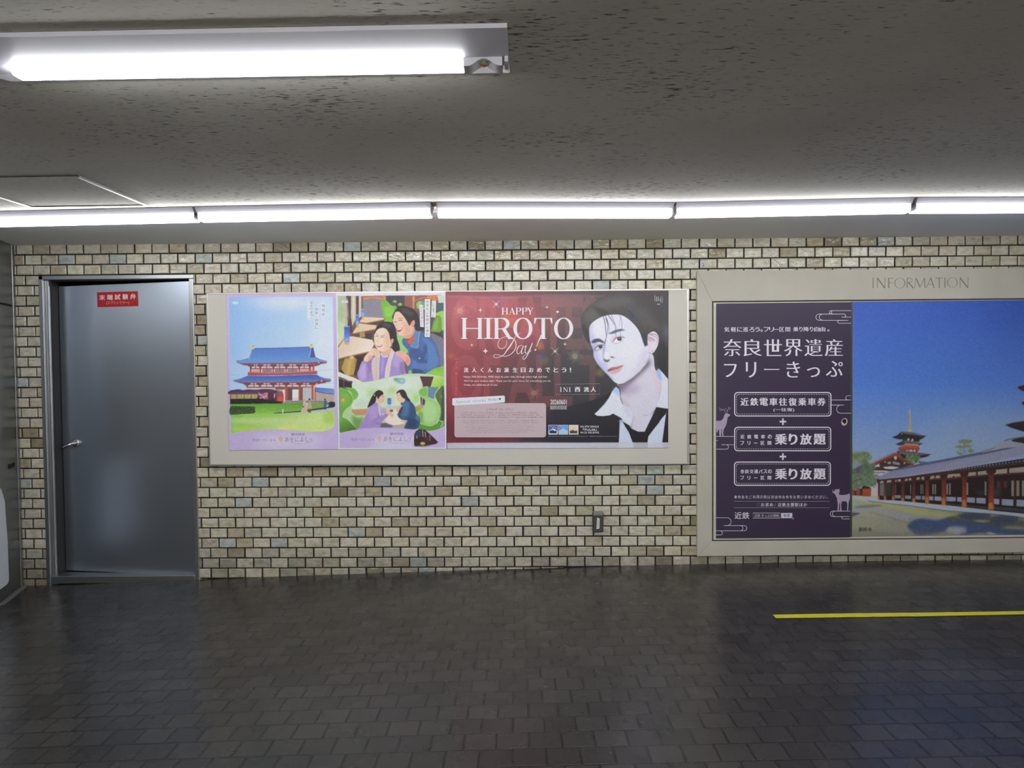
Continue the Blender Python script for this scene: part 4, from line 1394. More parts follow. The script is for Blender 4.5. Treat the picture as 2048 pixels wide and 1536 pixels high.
    P([(58, 1030), (200, 826), (330, 826), (665, 890), (700, 960), (640, 1090), (440, 1136), (64, 1226)], ((200, 900), (224, 200, 176), (500, 1100), (240, 222, 204))); P([(64, 1214), (440, 1128), (600, 1096), (600, 1120), (440, 1156), (66, 1246)], (166, 130, 84))
    P([(64, 1240), (440, 1150), (620, 1110), (620, 1520), (64, 1520)], (72, 52, 48)); P([(170, 1225), (330, 1190), (400, 1240), (330, 1520), (190, 1520), (110, 1400)], (186, 152, 84)); P([(230, 1240), (300, 1230), (260, 1520), (200, 1520)], (206, 176, 104), .8, 8); P([(70, 1260), (160, 1240), (110, 1420), (70, 1440)], (110, 92, 60), .9, 6); C.ell(300, 1200, 40, 26, (240, 200, 150), .9, 6, 0, k); C.ell(430, 1330, 60, 150, (56, 36, 40), .7, 20, 0, k)
    for x0, y0, x1, y1, c0, c1 in ((158, 648, 262, 930, (58, 82, 196), (120, 156, 226)), (364, 440, 428, 630, (70, 104, 200), (124, 166, 230)), (464, 342, 522, 482, (104, 122, 204), (130, 170, 232))):
        P([(x0 + 4, y0), (x1, y0 - 6), (x1 - 6, y1), (x0 + 8, y1 + 4)], ((x0, y0), c0, (x0, y1), c1)); C.ell((x0 + x1) / 2, y1 - 50, 30, 24, (170, 200, 236), .5, 8, 0, k); P([(x0 + 10, y1), (x1 - 6, y1 - 4), (x1 - 10, y1 + 40), (x0 + 16, y1 + 44)], (206, 170, 108), .9, 3); P([(x0 + 4, y0), (x1, y0 - 6), (x1, y0 + 8), (x0 + 4, y0 + 12)], (190, 200, 236), .8)
    # friend at the right, denim jacket
    S([(1090, 800), (1160, 780), (1240, 840), (1210, 930), (1300, 1110), (1180, 1100), (1140, 1000)], (148, 206, 124))
    P([(1690, 770), (1850, 800), (1935, 880), (1935, 1380), (1850, 1380), (1820, 1100)], (122, 116, 128)); P([(1740, 740), (1880, 760), (1935, 850), (1800, 800)], (54, 44, 52), .9, 8)
    S([(1420, 700), (1500, 720), (1640, 800), (1750, 880), (1830, 1050), (1862, 1200), (1868, 1400), (1720, 1450), (1580, 1480), (1290, 1450), (1285, 1380), (1330, 1280), (1330, 1170), (1290, 1070), (1210, 970), (1195, 900), (1230, 860), (1330, 960), (1400, 840)], (72, 106, 166))
    S([(1560, 860), (1680, 900), (1790, 1060), (1840, 1300), (1700, 1420), (1600, 1380), (1660, 1200), (1620, 1000)], (92, 130, 188), .85, 14); S([(1340, 1060), (1480, 1040), (1580, 1140), (1580, 1240), (1440, 1250), (1330, 1180)], (56, 84, 140), .85, 12); S([(1600, 940), (1650, 1040), (1600, 1180), (1580, 1260), (1570, 1120)], (52, 78, 128), .7, 8)
    S([(1380, 1260), (1560, 1270), (1620, 1330), (1560, 1450), (1400, 1450)], (86, 126, 188), .8, 10); S([(1440, 1240), (1600, 1240), (1640, 1300), (1480, 1300)], (50, 70, 116), .6, 8); S([(1400, 1400), (1580, 1440), (1500, 1500), (1380, 1490)], (44, 56, 90), .7, 6)
    S([(1240, 860), (1300, 900), (1400, 770), (1410, 840), (1340, 970), (1270, 920)], (224, 92, 50)); P([(1400, 740), (1420, 700), (1512, 726), (1490, 860), (1466, 1030), (1338, 994), (1400, 870)], (98, 134, 188)); C.line([(1512, 730), (1490, 870), (1464, 1030), (1340, 992)], 9, (206, 200, 186), .8, 0, True, k); P([(1196, 880), (1240, 860), (1330, 980), (1300, 1040), (1220, 980)], (72, 104, 160)); C.line([(1290, 1050), (1310, 1180)], 8, (196, 206, 226), .8, 0, True, k); C.ell(1505, 1218, 14, 14, (226, 220, 210), .9, 3, 0, k)
    S([(1250, 700), (1400, 650), (1410, 760), (1330, 860), (1240, 860), (1220, 800)], (216, 164, 140)); 
    S([(1060, 420), (1130, 385), (1210, 450), (1300, 560), (1380, 660), (1370, 760), (1290, 800), (1200, 815), (1130, 790), (1085, 730), (1050, 660), (1035, 540)], (238, 200, 178)); S([(1200, 560), (1330, 640), (1370, 740), (1280, 800), (1200, 810), (1240, 700)], (224, 170, 146), .8, 18)
    S([(1095, 330), (1180, 282), (1300, 300), (1400, 345), (1470, 440), (1510, 580), (1530, 720), (1440, 720), (1420, 640), (1350, 560), (1330, 640), (1270, 540), (1230, 480), (1150, 385), (1070, 400), (1035, 520), (1020, 470), (1060, 380)], (48, 40, 44)); S([(1180, 340), (1300, 340), (1400, 420), (1330, 460), (1240, 420)], (86, 76, 78), .6, 14); S([(1440, 560), (1500, 560), (1600, 690), (1500, 720), (1440, 690)], (48, 42, 48), 1, 6)
    S([(1370, 560), (1405, 535), (1425, 580), (1400, 640), (1365, 660), (1355, 600)], (230, 160, 130))
    for e in ([(1050, 578), (1075, 564), (1105, 572)], [(1130, 560), (1165, 536), (1205, 540)]):
        C.line(e, 10, (90, 60, 56), .9, 1, True, k)
    C.line([(1125, 515), (1165, 498), (1215, 506)], 9, (110, 80, 72), .7, 2, True, k); C.line([(1105, 590), (1085, 640), (1120, 650)], 10, (214, 160, 140), .8, 3, True, k); C.ell(1130, 570, 14, 20, (252, 226, 206), .8, 8, 0, k)
    S([(1090, 690), (1150, 680), (1200, 670), (1190, 710), (1150, 745), (1110, 740)], (176, 70, 70)); S([(1100, 694), (1150, 684), (1192, 676), (1180, 700), (1120, 712)], (248, 240, 238)); C.ell(1240, 640, 40, 34, (238, 176, 156), .6, 14, 0, k)
    # friend at the left, lilac cardigan and scarf
    S([(480, 1270), (560, 1250), (700, 1180), (780, 1110), (850, 1160), (930, 1180), (1060, 1090), (1140, 1100), (1220, 1240), (1245, 1400), (1250, 1570), (900, 1600), (690, 1620), (560, 1640), (440, 1610), (395, 1500), (430, 1400)], (166, 142, 206))
    S([(1060, 1120), (1140, 1130), (1200, 1260), (1150, 1380), (1040, 1340), (1040, 1200)], (186, 164, 220), .8, 16); S([(560, 1260), (640, 1230), (680, 1300), (640, 1450), (560, 1500), (540, 1380)], (150, 110, 176), .7, 16); S([(430, 1440), (520, 1300), (580, 1400), (540, 1580), (460, 1600)], (196, 176, 228), .8, 16); C.line([(580, 1300), (560, 1420), (580, 1560)], 12, (140, 116, 182), .7, 5, True, k); C.line([(660, 1330), (680, 1450), (670, 1540)], 12, (120, 90, 150), .7, 5, True, k); S([(1150, 1300), (1230, 1300), (1250, 1480), (1170, 1500)], (140, 112, 170), .7, 14)
    P([(800, 1150), (960, 1170), (905, 1590), (780, 1600)], (154, 130, 204)); S([(830, 1200), (880, 1230), (850, 1500), (810, 1480)], (178, 158, 222), .7, 8)
    S([(960, 1180), (1010, 1030), (1050, 1030), (1060, 1100), (1000, 1300), (960, 1560), (890, 1590), (900, 1400)], (226, 212, 204)); S([(720, 1180), (800, 1140), (790, 1350), (780, 1590), (690, 1610), (650, 1310)], (216, 200, 188)); C.line([(740, 1220), (730, 1400), (740, 1580)], 14, (186, 166, 154), .5, 6, True, k); C.line([(1010, 1100), (960, 1300), (930, 1500)], 12, (196, 180, 178), .5, 5, True, k)
    S([(815, 1080), (960, 1030), (1005, 1060), (940, 1175), (850, 1165)], (226, 176, 150)); C.line([(815, 1130), (850, 1180), (900, 1192), (945, 1172)], 16, (238, 230, 240), 1, 2, True, k)
    S([(700, 800), (740, 720), (830, 675), (925, 690), (965, 780), (985, 890), (1000, 970), (960, 1040), (880, 1090), (800, 1085), (730, 1020), (700, 930)], (246, 216, 196)); S([(900, 720), (965, 800), (990, 960), (930, 1050), (860, 1080), (900, 960), (880, 840)], (228, 176, 146), .75, 24)
    S([(700, 770), (725, 690), (770, 620), (860, 568), (960, 565), (1040, 600), (1085, 700), (1105, 860), (1145, 980), (1150, 1075), (1070, 1100), (1010, 1030), (1020, 930), (985, 880), (960, 770), (905, 690), (820, 672), (750, 705), (715, 770)], (44, 38, 44)); S([(820, 600), (940, 590), (1010, 650), (950, 670), (860, 640)], (96, 86, 94), .6, 14); S([(1000, 880), (1040, 870), (1040, 920), (1010, 960)], (224, 166, 140)); C.ell(1010, 985, 10, 24, (150, 180, 180), .8, 4, 0, k)
    for e in ([(722, 830), (750, 815), (780, 826)], [(808, 846), (840, 832), (872, 846)]):
        C.line(e, 9, (96, 66, 62), .9, 1, True, k)
    C.line([(725, 790), (760, 784)], 9, (120, 92, 84), .6, 2, True, k); C.line([(815, 815), (860, 806), (890, 820)], 9, (120, 92, 84), .6, 2, True, k); C.line([(775, 850), (752, 920), (790, 925)], 10, (226, 176, 156), .8, 3, True, k)
    S([(725, 975), (780, 985), (845, 972), (820, 1010), (770, 1018), (735, 1000)], (190, 90, 90)); S([(732, 978), (780, 986), (838, 976), (800, 998), (750, 996)], (250, 246, 244)); C.ell(880, 920, 40, 34, (246, 186, 164), .6, 14, 0, k); C.ell(725, 910, 20, 26, (246, 196, 176), .6, 8, 0, k)
    # hands
    S([(510, 1250), (540, 1170), (610, 1100), (670, 1040), (720, 1040), (790, 1080), (800, 1140), (760, 1195), (690, 1170), (630, 1230), (570, 1280)], (240, 204, 178)); 
    for e in ([(650, 1090), (700, 1130), (715, 1180)], [(690, 1060), (745, 1110), (750, 1180)], [(725, 1050), (780, 1100), (790, 1140)]):
        C.line(e, 9, (206, 140, 112), .8, 2, True, k)
    S([(600, 1180), (680, 1160), (640, 1240), (590, 1260)], (220, 168, 140), .7, 8)
    S([(1088, 1100), (1180, 1085), (1290, 1150), (1345, 1260), (1300, 1350), (1240, 1270), (1180, 1210), (1100, 1160)], (238, 184, 166))
    for e in ([(1100, 1125), (1180, 1140), (1240, 1200)], [(1120, 1160), (1180, 1180), (1230, 1240)], [(1110, 1100), (1200, 1110), (1270, 1170)]):
        C.line(e, 8, (214, 124, 110), .8, 2, True, k)
    S([(1270, 1180), (1335, 1250), (1300, 1340), (1260, 1290)], (226, 140, 110), .8, 8)
    S([(1310, 1440), (1360, 1430), (1370, 1500), (1310, 1520)], (140, 190, 120)); P([(1600, 1500), (1760, 1400), (1940, 1345), (1940, 1560), (1640, 1540)], ((1700, 1400), (134, 190, 52), (1700, 1540), (150, 208, 84)))
    # lower picture
    dn()
    low = [(62, 30), (180, 84), (300, 130), (420, 180), (500, 212), (600, 214), (720, 186), (880, 140), (1090, 98), (1300, 66), (1500, 62), (1700, 80), (1940, 128), (1945, 2000), (60, 2000)]
    P(low, (196, 216, 190))
    P([(64, 120), (310, 200), (300, 330), (70, 330)], (52, 42, 44)); P([(150, 150), (166, 156), (162, 310), (146, 310)], (120, 84, 64)); P([(60, 30), (190, 84), (330, 130), (470, 200), (420, 216), (230, 186), (60, 96)], (230, 222, 218)); C.line([(64, 140), (160, 175), (290, 212)], 8, (220, 214, 212), .8, 0, True, k)
    S([(300, 330), (320, 220), (520, 212), (760, 180), (1090, 112), (1300, 112), (1450, 118), (1498, 150), (1508, 350), (1512, 560), (1440, 620), (1000, 640), (560, 680), (380, 690), (300, 620)], (212, 228, 206))
    for x, y, rx, ry, c, a in ((700, 420, 120, 130, (176, 214, 150), .8), (1000, 360, 90, 60, (184, 206, 120), .7), (900, 540, 160, 80, (196, 222, 170), .8), (1440, 500, 60, 90, (150, 210, 90), .7), (430, 420, 80, 120, (220, 232, 220), .8), (500, 600, 160, 50, (196, 220, 196), .7), (1250, 280, 120, 60, (222, 230, 232), .8), (800, 300, 200, 40, (222, 232, 214), .8), (1340, 420, 80, 80, (196, 224, 180), .7)):
        C.ell(x, y, rx, ry, c, a, 30, 0, k)
    S([(1040, 150), (1130, 140), (1240, 150), (1240, 230), (1180, 250), (1080, 210)], (126, 176, 176), .8, 10); C.ell(1190, 190, 36, 30, (170, 206, 222), .8, 8, 0, k); C.ell(1090, 170, 30, 24, (100, 160, 140), .7, 8, 0, k)
    C.line([(300, 600), (330, 680), (420, 692), (560, 684)], 12, (238, 238, 234), 1, 1, True, k); C.line([(1480, 118), (1514, 180), (1518, 540), (1470, 612), (1420, 622)], 12, (232, 230, 228), 1, 1, True, k)
    P([(1512, 112), (1760, 118), (1700, 310), (1560, 310)], (82, 52, 48)); C.line([(1505, 130), (1560, 300), (1550, 640)], 16, (216, 204, 210), .9, 2, True, k); P([(1520, 480), (1610, 500), (1600, 640), (1530, 640)], (70, 44, 50)); C.line([(1555, 500), (1545, 640)], 14, (206, 196, 204), .9, 0, False, k)
    P([(1755, 124), (1850, 120), (1945, 140), (1945, 310), (1700, 300)], ((1760, 130), (186, 222, 120), (1900, 300), (150, 206, 60)))
    # seats
    S([(78, 322), (200, 308), (340, 330), (415, 420), (392, 500), (320, 530), (290, 400), (180, 350)], (128, 190, 88)); S([(78, 318), (160, 310), (220, 350), (200, 380), (80, 350)], (66, 96, 100)); P([(210, 320), (330, 330), (400, 420), (330, 500), (300, 420)], (112, 178, 74), .7, 12)
    S([(160, 720), (250, 640), (290, 640), (300, 740), (390, 840), (520, 820), (480, 960), (420, 1060), (330, 1000), (220, 900), (160, 830)], (178, 212, 156)); S([(300, 820), (420, 860), (500, 850), (440, 1050), (360, 1060)], (104, 150, 76), .9, 24)
    P([(292, 700), (560, 684), (600, 690), (540, 806), (372, 812), (310, 760)], (192, 152, 108)); C.line([(300, 700), (560, 690)], 14, (222, 196, 160), .9, 2, True, k)
    S([(70, 345), (160, 340), (270, 410), (325, 520), (290, 620), (190, 700), (140, 780), (125, 850), (76, 860)], (112, 170, 66)); S([(90, 400), (200, 400), (280, 500), (220, 620), (100, 640)], (128, 184, 80), .8, 24); C.line([(75, 350), (170, 342), (272, 412), (322, 520), (288, 622), (190, 704), (150, 770)], 10, (176, 216, 130), .9, 2, True, k); C.ell(146, 536, 42, 44, (196, 160, 74), 1, 3, 0, k); C.ell(140, 535, 22, 26, (226, 180, 90), 1, 4, 0, k)
    S([(82, 830), (160, 850), (260, 920), (360, 1030), (390, 1070), (90, 1120)], ((150, 850), (122, 176, 66), (250, 1080), (72, 120, 40)))
    P([(1500, 640), (1600, 620), (1560, 720), (1440, 750), (1420, 660)], (176, 156, 70)); C.ell(1520, 650, 70, 30, (190, 170, 84), .8, 10, 0, k)
    S([(1490, 380), (1540, 320), (1660, 298), (1650, 480), (1760, 530), (1860, 640), (1872, 800), (1810, 940), (1700, 1000), (1500, 970), (1470, 760), (1590, 640), (1604, 540), (1500, 460)], (156, 208, 118)); S([(1620, 560), (1750, 600), (1820, 740), (1760, 900), (1620, 930), (1560, 800)], (184, 220, 156), .8, 26); S([(1500, 380), (1570, 330), (1640, 320), (1630, 440), (1560, 460)], (118, 178, 74), .8, 10); S([(1480, 760), (1560, 760), (1560, 940), (1490, 900)], (120, 170, 80), .8, 14)
    P([(1664, 300), (1860, 306), (1790, 390), (1764, 520), (1650, 480)], (98, 136, 166)); S([(1945, 320), (1850, 340), (1785, 450), (1820, 550), (1880, 680), (1860, 860), (1830, 960), (1945, 940)], (84, 110, 60)); P([(1905, 330), (1945, 330), (1945, 930), (1890, 900)], (66, 62, 58), .8, 8); C.line([(1850, 330), (1775, 440), (1800, 540), (1866, 650), (1876, 800), (1820, 930)], 10, (176, 220, 130), .9, 2, True, k); C.ell(1888, 470, 22, 30, (150, 116, 60), .9, 4, 0, k)
    S([(1480, 960), (1700, 1004), (1850, 930), (1940, 900), (1945, 1000), (1830, 1060), (1660, 1090), (1480, 1050)], (90, 150, 54)); C.line([(1840, 890), (1880, 910), (1915, 920), (1915, 970), (1880, 1010)], 12, (226, 224, 216), .9, 1, True, k)
    # table and the two friends
    P([(1030, 960), (1240, 960), (1220, 1060), (1040, 1060)], (180, 172, 168)); S([(880, 880), (900, 840), (1000, 790), (1080, 700), (1180, 780), (1220, 870), (1300, 900), (1270, 950), (1110, 985), (960, 975), (890, 930)], (238, 226, 214)); C.line([(880, 890), (950, 972), (1110, 984), (1280, 940)], 14, (206, 170, 130), .8, 3, True, k); C.ell(1230, 905, 60, 24, (226, 180, 120), .8, 10, 0, k)
    P([(780, 950), (900, 940), (1030, 990), (1030, 1030), (780, 1030)], (86, 76, 100), .9, 8)
    P([(820, 660), (1190, 640), (1190, 690), (820, 700)], (216, 196, 190), .7, 4); S([(830, 690), (910, 690), (900, 760), (840, 780)], (176, 160, 214), .9, 4)
    P([(934, 510), (1000, 508), (1000, 612), (938, 614)], (80, 106, 204)); P([(936, 612), (1000, 612), (994, 680), (942, 684)], (178, 200, 232)); C.ell(966, 560, 22, 30, (110, 140, 220), .7, 8, 0, k); C.ell(968, 508, 30, 8, (70, 90, 180), 1, 2, 0, k)
    S([(430, 1060), (500, 900), (580, 740), (620, 640), (700, 580), (790, 600), (825, 700), (835, 800), (890, 780), (925, 700), (960, 740), (930, 830), (860, 900), (820, 960), (770, 1050)], (164, 138, 202)); S([(600, 720), (700, 620), (780, 700), (740, 860), (640, 900)], (182, 158, 216), .7, 24); C.line([(790, 700), (780, 820), (700, 900)], 10, (126, 100, 166), .7, 5, True, k); C.line([(660, 900), (760, 960), (820, 940)], 12, (130, 106, 170), .7, 6, True, k); S([(760, 580), (800, 600), (820, 790), (790, 800)], (226, 216, 206), .8, 4)
    S([(800, 440), (868, 425), (878, 490), (862, 560), (800, 590), (750, 560), (740, 500)], (234, 192, 168)); S([(580, 670), (600, 600), (650, 490), (710, 400), (780, 358), (845, 385), (858, 430), (800, 470), (770, 520), (740, 470), (720, 570), (650, 630)], (46, 38, 42)); C.ell(702, 450, 10, 20, (206, 206, 200), .8, 3, 0, k); C.line([(850, 470), (866, 474)], 6, (70, 50, 50), .9, 0, False, k); C.line([(850, 540), (868, 530)], 7, (190, 90, 90), .9, 1, False, k)
    S([(905, 770), (930, 690), (970, 680), (985, 740), (1040, 820), (1010, 840), (950, 790)], (234, 190, 160)); C.ell(1005, 725, 30, 20, (110, 60, 60), .9, 4, 0, k); C.ell(1030, 800, 30, 22, (206, 190, 210), .8, 5, 0, k)
    S([(1170, 590), (1280, 510), (1350, 560), (1420, 650), (1450, 780), (1510, 860), (1505, 980), (1440, 1055), (1240, 1050), (1260, 960), (1300, 900), (1180, 880), (1112, 810), (1130, 760), (1200, 740), (1205, 650)], (52, 84, 128)); S([(1190, 600), (1300, 560), (1330, 700), (1280, 820), (1180, 820), (1220, 720)], (84, 124, 172), .75, 20); S([(1300, 860), (1450, 900), (1420, 1040), (1280, 1030)], (36, 54, 96), .8, 20); S([(1450, 800), (1500, 860), (1490, 900), (1440, 860)], (90, 130, 176), .8, 8); S([(1330, 600), (1400, 640), (1420, 800), (1340, 840)], (40, 70, 110), .6, 20)
    S([(1095, 420), (1150, 420), (1230, 480), (1240, 560), (1170, 580), (1115, 545), (1092, 480)], (236, 196, 172)); S([(1090, 410), (1140, 360), (1220, 352), (1268, 410), (1290, 470), (1340, 540), (1310, 560), (1250, 520), (1190, 480), (1145, 400), (1110, 420)], (48, 40, 42)); C.line([(1130, 500), (1136, 540)], 8, (200, 130, 120), .7, 2, False, k); C.line([(1105, 460), (1120, 456)], 6, (70, 50, 50), .9, 0, False, k); C.ell(1145, 525, 10, 14, (250, 246, 240), .7, 4, 0, k)
    S([(1090, 700), (1120, 650), (1170, 660), (1180, 720), (1140, 760), (1095, 740)], (232, 186, 160)); S([(1180, 660), (1210, 660), (1190, 750), (1130, 760)], (40, 40, 60), .9, 3)
    # lilac foot with the train
    lil = [(84, 1118), (300, 1074), (500, 1044), (720, 1026), (1000, 1030), (1250, 1046), (1500, 1068), (1680, 1084), (1800, 1068), (1900, 1024), (1960, 985), (1962, 1390), (84, 1395)]
    P(lil, (198, 178, 224)); C.ell(1050, 1260, 420, 110, (224, 218, 240), .8, 60, 0, k); C.ell(1100, 1370, 500, 40, (212, 216, 240), .6, 20, 0, k)
    P([(1410, 1150), (1440, 1090), (1500, 1052), (1600, 1062), (1700, 1150), (1838, 1285), (1780, 1320), (1640, 1345), (1440, 1354), (1408, 1340)], (54, 26, 32)); S([(1425, 1130), (1470, 1076), (1530, 1080), (1560, 1160), (1500, 1200), (1430, 1190)], (44, 62, 96), .8, 8)
    for e in ([(1560, 1070), (1570, 1190)], [(1604, 1100), (1614, 1200)], [(1690, 1160), (1692, 1260)], [(1455, 1170), (1462, 1230)]):
        C.line(e, 14, (216, 200, 204), .85, 3, False, k)
    C.ell(1560, 1308, 46, 28, (214, 186, 70), 1, 5, 0, k); C.ell(1480, 1260, 60, 40, (30, 16, 20), .7, 14, 0, k); C.ell(1660, 1220, 60, 40, (86, 40, 40), .6, 14, 0, k); P([(1380, 1365), (1460, 1345), (1740, 1335), (1838, 1290), (1800, 1320), (1600, 1366)], (90, 84, 90), .8, 4)
    up()
    C.grain(2.4, .8)
    o = C.sheet('poster', [(671.6, 585), (890.6, 584.2), (894, 898), (676.2, 899)], YB - .0025, PRINT, None, .45)
    tag(o, 'white bordered poster of two laughing friends in a green train saloon, on the cream board', 'poster')
    p = Print(YB - .0028, 430, 570, 4.266)
    wh, gr = (232, 230, 238), (84, 82, 96)
    for q, t, x, y0, y1, sz in (([(1851, 132), (1886, 134), (1882, 278), (1843, 274)], 'これまでに', 1864, 140, 272, 26), ([(1790, 120), (1836, 120), (1834, 444), (1790, 442)], '何気ない時間が心弾む', 1812, 128, 436, 26),
                                ([(1744, 168), (1776, 172), (1782, 360), (1750, 356)], 'ひとときに。', 1764, 178, 350, 24)):
        p = Print(YB - .0028, 430, 570, 4.266)
        p.poly(q, wh)
        strip = p.build('caption_strip', o)
        p = Print(YB - .0030, 430, 570, 4.266)
        p.column(t, x, y0, y1, sz, gr)
        p.build('caption_lettering', strip)
    p = Print(YB - .0028, 430, 570, 4.266)
    brand(p, 842, -4)
    p.build('train_name_lettering', o)
    p = Print(YB - .0028, 430, 570, 4.266)
    p.text('近鉄', 1078, 130, 1138, 154, (232, 234, 240), .015)
    p.build('operator_lettering', o)
saloon_poster()

# ------------------------------------------------------------------ poster: birthday portrait, red to black
def portrait_poster():
    C = Pic(888, 578, 1341, 900, 1.4, (120, 44, 54))
    K = lambda: C.view(880, 570, 3.938)
    G = lambda: C.view(885, 575, 7.728)
    H = lambda: C.view(885, 760, 7.728)
    E = lambda: C.view(1140, 575, 9.034)
    K()
    full = [(40, 40), (1810, 40), (1810, 1300), (40, 1300)]
    C.poly(full, ((150, 600), (142, 44, 56), (1150, 700), (46, 44, 50)))
    C.ell(350, 180, 420, 150, (184, 84, 98), .75, 90); C.ell(760, 200, 300, 160, (140, 70, 78), .6, 80); C.ell(1000, 150, 260, 90, (120, 84, 88), .6, 50)
    C.ell(200, 1150, 320, 120, (84, 30, 38), .8, 70); C.ell(700, 900, 240, 260, (70, 44, 50), .8, 90); C.ell(1050, 700, 220, 260, (40, 42, 50), .8, 90); C.ell(1740, 300, 120, 300, (64, 64, 70), .7, 70)
    C.ell(900, 1150, 300, 120, (26, 26, 36), .9, 70); C.ell(560, 330, 300, 170, (170, 56, 62), .55, 70); C.ell(480, 130, 60, 40, (176, 70, 140), .5, 24); C.ell(560, 260, 70, 50, (216, 84, 50), .6, 24); C.ell(700, 390, 60, 50, (180, 40, 90), .5, 26)
    C.glyph('GREATES', 84, 88, 1256, 512, (206, 104, 104), .30, .03, .94); C.glyph('OF ALL T', 84, 545, 1300, 962, (196, 96, 98), .26, .03, .94)
    C.ell(1180, 320, 260, 320, (104, 84, 84), .35, 80)
    for x, y, c in ((780, 480, (230, 140, 40)), (820, 600, (120, 130, 60)), (1260, 690, (190, 160, 60)), (1000, 970, (80, 110, 190)), (1000, 1000, (150, 140, 60)), (90, 560, (200, 120, 40)), (800, 560, (60, 70, 150))):
        C.ell(x, y, 34, 26, c, .45, 14)
    C.line([(50, 60), (500, 72), (1000, 58), (1780, 64)], 26, (86, 40, 50), .45, 8); C.line([(60, 90), (500, 96), (900, 84), (1500, 92)], 12, (214, 150, 160), .25, 6)
    def burst(cx, cy, r, n, c, a, w=3):
        for i in range(n):
            t = 2 * math.pi * i / n + .2
            l = r * (1.0 if i % 3 == 0 else .66 if i % 3 == 1 else .82)
            C.line([(cx + math.cos(t) * r * .12, cy + math.sin(t) * r * .12), (cx + math.cos(t) * l, cy + math.sin(t) * l)], [w, w * .5], c, a, .6, False)
        C.ell(cx, cy, r * .12, r * .12, c, a * .7, r * .08)
    burst(160, 205, 66, 22, (232, 176, 150), .75); burst(1062, 560, 68, 22, (206, 190, 170), .7); burst(742, 850, 56, 20, (206, 150, 130), .7)
    # portrait
    E()
    jacket = [(-300, 2180), (0, 2140), (250, 2085), (560, 1985), (760, 1875), (700, 2005), (600, 2145), (440, 2285), (600, 2325), (770, 2275), (910, 2355), (895, 2425), (885, 2800), (-300, 2800)]
    C.poly(jacket, (24, 22, 36)); C.s([(-400, 2230), (0, 2170), (300, 2140), (300, 2800), (-400, 2800)], (26, 24, 36), .8, 60)
    hair = [(205, 640), (190, 600), (215, 500), (262, 420), (380, 300), (560, 185), (760, 112), (980, 96), (1250, 126), (1450, 200), (1600, 330), (1720, 560), (1782, 760), (1782, 1560), (1600, 1560), (1520, 1400), (1480, 1180), (1400, 1100), (1360, 1060), (1290, 900), (1210, 730), (1050, 580), (900, 500), (740, 500), (560, 540), (420, 620), (350, 720), (350, 880), (372, 1015), (300, 960), (230, 800)]
    C.s(hair, (58, 53, 54), 1, 8)
    hk = C.mask(hair, 0, True)
    C.s([(420, 300), (700, 180), (1000, 160), (1200, 260), (1000, 330), (800, 360), (560, 420), (380, 480)], (96, 91, 90), .7, 50, hk); C.s([(260, 480), (400, 380), (640, 480), (420, 600), (300, 640)], (86, 82, 80), .8, 40, hk); C.s([(1000, 330), (1300, 350), (1500, 520), (1640, 760), (1440, 760), (1240, 640), (1100, 500)], (80, 75, 76), .7, 50, hk)
    C.s([(400, 330), (620, 400), (700, 490), (560, 500), (460, 420)], (34, 30, 34), .7, 24, hk); C.s([(1050, 380), (1180, 470), (1200, 600), (1100, 520)], (36, 38, 56), .8, 20, hk); C.line([(1060, 380), (1150, 470), (1190, 600)], 8, (110, 130, 170), .5, 4, True, hk); C.line([(1100, 380), (1180, 470), (1210, 560)], 6, (100, 120, 160), .4, 4, True, hk)
    C.s([(1540, 1250), (1600, 1000), (1720, 1000), (1782, 1200), (1782, 1700), (1640, 1560)], (34, 34, 38), .9, 30); C.s([(1650, 700), (1782, 640), (1782, 1000), (1700, 960)], (74, 80, 86), .6, 40); C.ell(1740, 800, 30, 100, (96, 116, 140), .5, 30)
    C.s([(210, 660), (330, 760), (350, 900), (372, 1015), (300, 960), (240, 820)], (30, 28, 32), .9, 10)
    # neck and chest
    neck = [(1415, 1170), (1480, 1200), (1512, 1260), (1530, 1440), (1590, 1570), (1650, 1690), (1650, 1760), (1610, 2060), (1545, 2190), (1500, 2330), (1420, 2530), (1350, 2612), (1230, 2612), (1110, 2555), (1060, 2480), (940, 2400), (960, 2130), (915, 1990), (912, 1880), (890, 1800), (850, 1745), (1010, 1700), (1250, 1525), (1370, 1395)]
    C.s(neck, (214, 210, 228))
    nk = C.mask(neck, 0, True)
    C.s([(840, 1700), (1000, 1640), (1250, 1490), (1430, 1300), (1440, 1400), (1250, 1590), (1090, 1740), (960, 1880), (880, 1900)], (84, 74, 92), .85, 32, nk); C.s([(920, 1800), (1080, 1720), (1260, 1800), (1180, 1900), (960, 1960)], (170, 150, 186), .6, 50, nk); C.s([(900, 1860), (960, 2000), (1080, 2120), (960, 2140)], (206, 176, 196), .6, 24, nk)
    C.s([(1500, 1440), (1600, 1600), (1660, 1720), (1610, 2000), (1560, 1900)], (226, 196, 206), .5, 24, nk); C.line([(1160, 2320), (1125, 2440), (1120, 2540)], 14, (160, 156, 190), .6, 8, True, nk); C.s([(1300, 2310), (1440, 2290), (1540, 2200), (1500, 2260), (1400, 2310)], (120, 150, 210), .7, 8, nk); C.s([(1060, 2490), (1110, 2500), (1120, 2560), (1080, 2540)], (110, 150, 210), .7, 6)
    C.line([(1420, 1190), (1415, 1290), (1360, 1400), (1250, 1520)], 14, (150, 110, 130), .6, 8, True, nk)
